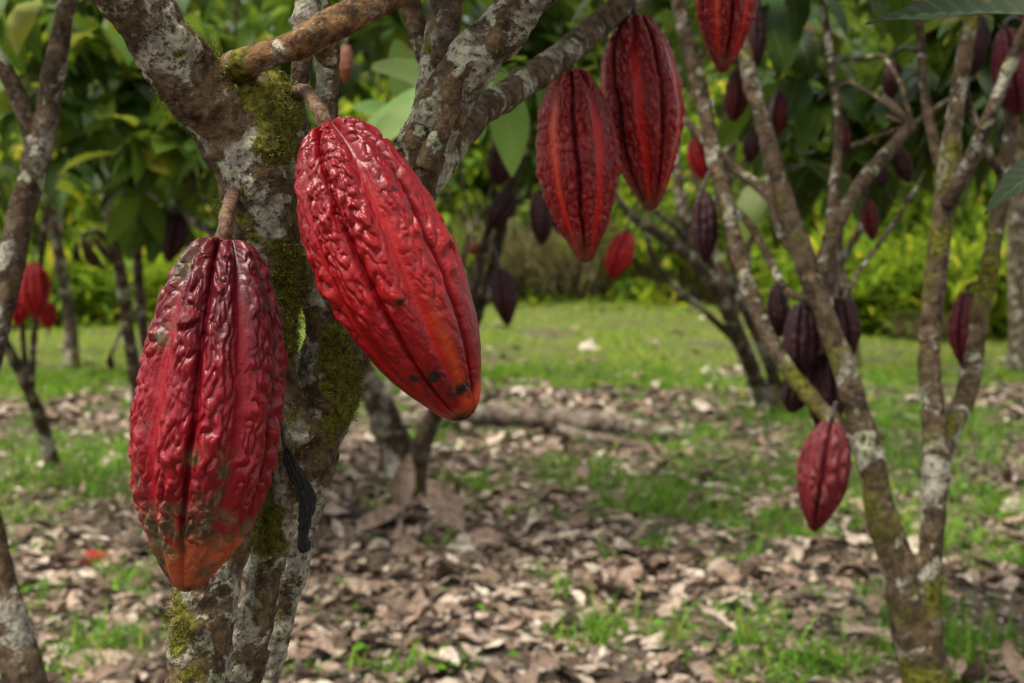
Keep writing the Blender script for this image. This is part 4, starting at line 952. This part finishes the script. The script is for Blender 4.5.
pod('dark pod slanting under the leafy branch at right', 896, 146, 909, 183, 3.2, 9, 'podP', to=(900, 138, 3.0))
pod('small dark pod beside the slanting one at right', 881, 162, 881, 189, 3.2, 7, 'podP', to=(884, 154, 2.95))
pod('small maroon pod high on the thin dark stem', 841, 121, 844, 155, 3.2, 8, 'podM', to=(838, 125, 2.95))
pod('dark red pod just behind the cropped red pod', 742, 66, 733, 122, 3.4, 12.5, 'podM', to=(748, 60, 2.85))
pod('dark pod right of the cropped red pod at the top', 758, 6, 757, 68, 3.0, 9, 'podP', to=(742, 10, 2.87))
pod('small dark pod under the dark red one behind the cropped pod', 752, 132, 750, 163, 3.3, 8.5, 'podP', to=(764, 128, 2.78))
pod('bright red pod half hidden behind the mossy stem', 694, 138, 706, 182, 3.4, 11, 'podR', to=(695, 130, 3.1))
pod('maroon pod hanging beside the upper leaning stem', 778, 92, 776, 138, 3.3, 11, 'podM', to=(766, 130, 2.75))
pod('slim dark red pod on the thin dark stem right of the cluster', 824, 244, 826, 290, 3.0, 8, 'podM', to=(831, 240, 2.82))
pod('maroon pod wrapped behind the pale right stem', 968, 292, 964, 369, 2.85, 16, 'podM', to=(985, 290, 2.73))
pod('dark red pod leaning at the upper right edge', 1006, 28, 1018, 116, 2.75, 19, 'podM', to=(1022, 22, 2.9))
pod('dark maroon pod between the upper right forks', 980, 16, 972, 76, 2.85, 12, 'podP', to=(978, 0, 2.6))
pod('red pod at the top right corner behind the grey leaf', 1028, -45, 1022, 18, 2.7, 15, 'podR', to=(1032, -60, 2.9))
pod('dark purple pod left of the left large pod, the smaller of two', 146, 200, 144, 238, 5.4, 9, 'podP', to=(150, 190, 5.7))
pod('dark purple pod left of the left large pod, the bigger of two', 178, 212, 168, 262, 5.2, 14, 'podP', to=(180, 208, 5.3))
pod('dark pod sagging low beside the two purple pods at left', 160, 222, 152, 262, 5.6, 9, 'podP', to=(164, 204, 5.5))
pod('red pod hanging behind the slender left stem', 33, 262, 36, 318, 5.4, 15, 'podR', to=(38, 250, 5.6))
pod('short red pod beside the pale shoots at far left', 44, 300, 50, 329, 5.5, 9, 'podR', to=(40, 290, 5.7))
pod('red pod half behind the left edge stem', 22, 282, 18, 326, 5.6, 12, 'podR', to=(23, 262, 5.8))
pod('small orange pod hanging far behind the fork of the foreground tree', 346, 44, 345, 84, 3.6, 7, 'orange', to=(350, 20, 3.7))
pod('tiny orange red pod near the leaning stem behind the right large pod', 474, 240, 475, 256, 5.5, 6, 'orange', to=(468, 240, 5.7))

pod('dark maroon pod among the leaves between the upper right stems', 806, 84, 808, 120, 3.6, 8, 'podP', to=(812, 60, 3.9))
pod('slim maroon pod low under the canopy left of the mossy stem', 668, 96, 664, 140, 5.8, 8, 'podM', to=(674, 70, 8.0))
pod('dark pod high in the leaves left of the upper right fork', 894, 60, 890, 100, 3.3, 9, 'podP', to=(916, 50, 2.7))
pod('tiny dark pod on the far stem behind the leaning stems', 800, 196, 799, 222, 8.3, 5, 'podP', to=(797, 190, 8.45))
# the thin dead pod hanging on the near trunk
tp, ti = P(284, 440, 1.045), P(306, 553, 1.035)
rt = pod_root('withered_pod', tp, ti, .3); tag(rt, 'thin black shrivelled pod hanging against the foreground trunk', 'dead pod')
Lw = (tp - ti).length
wprof = [(0, 0), (.01, .2), (.08, .3), (.2, .75), (.35, 1), (.55, .95), (.72, .7), (.86, .55), (.94, .62), (.98, .5), (1, 0)]
v, f, a = pod_arrays(Lw,   .0060, wprof, 200, 300, 91., deep=.5, shal=.35, amp=.0028, wf=300, twist=.9, gw=.24, bw=.25, smooth_from=2.)
tt_ = a['along']; v[:, :2] *= (1 + .35 * perlin(np.stack([tt_ * 9, tt_ * 0, tt_ * 0 + 5], -1)))[:, None]; v[:, 0] += .006 * np.sin(tt_ * 3.3) - .002 * np.sin(tt_ * 9); v[:, 1] += .004 * np.sin(tt_ * 5)
mk('husk', v, f, M['black'], rt, world=False)
stalk(rt, tp, P(278, 415, 1.08), .0016, 'stalk_dark')

# ------------------------------------------------------------------ things lying on the ground
def lying_tube(name, label, cat, pts, mat='rot', voxel=None, sub=()):
    rows = []
    for (x, y, r, lift) in pts:
        q = G(x, y); d = (q - Vector((0, 0, CAMH))).dot(FWD); rr = r / FPX * d
        rows.append((q.x, q.y, q.z + rr * .75 + lift, rr))
    rows = np.array(rows); root = empty(name, loc=(rows[:, 0].mean(), rows[:, 1].mean(), float(gh(rows[:, 0].mean(), rows[:, 1].mean()))))
    tag(root, label, cat); v, f = tube(rows, 12, .03, .3); mk('wood', v, f, M[mat], root, attrs={'moss': np.full(len(v), .15)})
    for sp in sub:
        rr_ = []
        for (x, y, r, lift) in sp:
            q = G(x, y); d = (q - Vector((0, 0, CAMH))).dot(FWD); rr_.append((q.x, q.y, q.z + r / FPX * d * .75 + lift, r / FPX * d))
        v, f = tube(np.array(rr_), 8, .03, .3); mk('side_branch', v, f, M[mat], root, attrs={'moss': np.full(len(v), .15)})
    return root
lying_tube('fallen_log', 'long dead grey branch lying across the litter behind the pods', 'log', [(395, 430, 9, .01), (440, 433, 10, .05), (500, 431, 11, .06), (560, 432, 10, .05), (610, 435, 10, .05), (655, 440, 8, .02), (690, 440, 5, .01)], sub=[[(560, 436, 6, .03), (600, 446, 5, .02), (650, 450, 4, 0)], [(470, 436, 5, .03), (440, 424, 4, .03), (410, 420, 3, .0)]])
lying_tube('fallen_stick', 'thin straight stick on the ground left of the right forked tree', 'stick', [(768, 604, 4, .0), (800, 603, 4.5, .01), (840, 605, 4.5, .01), (882, 608, 3.5, 0)])
lying_tube('fallen_stick', 'dark rotten stick at the foot of the mossy centre tree', 'stick', [(310, 520, 9, 0), (345, 522, 11, 0), (385, 526, 10, 0), (415, 524, 6, 0)], mat='black')
lying_tube('fallen_stick', 'pale straight stick among the leaves at the lower edge', 'stick', [(420, 675, 4, .0), (470, 674, 4.5, .01), (525, 678, 4.5, 0)])
lying_tube('fallen_stick', 'slim grey stick lying in the litter at far right', 'stick', [(955, 470, 3, .0), (990, 478, 3.2, .01), (1035, 484, 3, 0)])
lying_tube('fallen_stick', 'thin dark twig across the litter below the centre', 'stick', [(600, 352 + 200, 2, .0), (640, 556, 2.2, .01), (690, 553, 2, 0)], mat='stalk_dark')
# fallen pods
def fallen(lab, x, y, wpx, lpx, mat, ang):
    q = G(x, y); d = (q - Vector((0, 0, CAMH))).dot(FWD); r = wpx / FPX * d; L_ = lpx / FPX * d
    c = q + Vector((0, 0, r * .7)); ax = Vector((math.cos(ang), math.sin(ang), .05)) * L_ / 2
    root = pod_root('fallen_pod', c - ax, c + ax, 1.); tag(root, lab, 'fallen pod')
    me = mesh('husk', *SM[0]); me.materials.append(M[mat]); o = bpy.data.objects.new('husk', me); sc.collection.objects.link(o); o.parent = root
    o.scale = (r / .04, r / .04, L_ / .2); WM[o.name] = WM[root.name]
    v, f = tube(np.array([[0, 0, -.004, .004], [0, 0, .012, .0045], [.004, 0, .022, .005]]), 8, .004, .1); mk('stalk', v, f, M['stalk_dark'], root, world=False)
fallen('bright red pod lying in the leaf litter at lower left', 95, 563, 8, 36, 'podR', .15)
fallen('dark shrunken pod lying in the leaf litter right of the log', 708, 484, 8, 26, 'podP', .5)
# large single dead leaves
def dead_leaf(lab, x, y, lpx, wr, rnd, ax, up, curl=.5, bend=.6, z=.02, mat='litter'):
    q = G(x, y); d = (q - Vector((0, 0, CAMH))).dot(FWD); L_ = lpx / FPX * d
    v, f, a = leaf_batch(np.array([[q.x, q.y, q.z + z]]), np.array([ax], float), np.array([up], float), np.array([L_]), np.array([L_ * wr]), np.array([curl]), np.array([bend]), nu=14, vv=np.linspace(-1, 1, 7), ruffle=.18)
    v[:, 2] = np.maximum(v[:, 2], q.z + .006)
    a['rnd'][:] = rnd; o = mk('dead_leaf', v, f, M[mat], attrs=a); tag(o, lab, 'dead leaf')
dead_leaf('large pink brown dead leaf standing upright beside the centre tree foot', 462, 530, 62, .24, .58, (-.55, .1, .75), (0, -1, .3), .3, .5)
dead_leaf('long dead leaf propped against the foot of the centre tree', 400, 512, 58, .2, .5, (.15, .1, 1), (0, -1, .3), .6, .3)
dead_leaf('curled tan dead leaf lying left of the centre tree foot', 356, 535, 52, .2, .60, (.8, .3, .5), (0, -.7, .8), .5, .6)
dead_leaf('reddish brown curled dead leaf in front of the centre tree', 392, 556, 44, .3, .55, (1, .1, .12), (0, -.5, 1), .6, .8, mat='litter')
dead_leaf('broad flat pale leaf in the litter at the centre right', 712, 586, 46, .34, .62, (1, .2, .05), (.1, -.5, 1), .3, .3)
dead_leaf('pinkish dead leaf lying right of the upright one', 466, 545, 44, .3, .6, (1, 0, .1), (0, -.5, 1), .4, .4)
dead_leaf('light tan leaf resting at the bottom left edge of the litter', 60, 672, 90, .16, .74, (1, .1, .05), (0, -.6, 1), .5, .4)
dead_leaf('pale leaf lying at the far right of the ground', 1000, 512, 50, .26, .92, (1, .1, .08), (0, -.5, 1), .4, .4)
dead_leaf('whitish leaf on the grass in the middle of the clearing', 578, 352, 24, .3, .98, (1, .1, .1), (0, -.6, 1), .4, .4)
dead_leaf('whitish leaf on the grass near the many stemmed tree', 700, 374, 18, .34, .98, (1, .1, .1), (0, -.6, 1), .4, .4)
dead_leaf('orange brown leaf lying near the lower middle of the litter', 598, 575, 40, .3, .60, (.9, .3, .1), (0, -.5, 1), .5, .5)
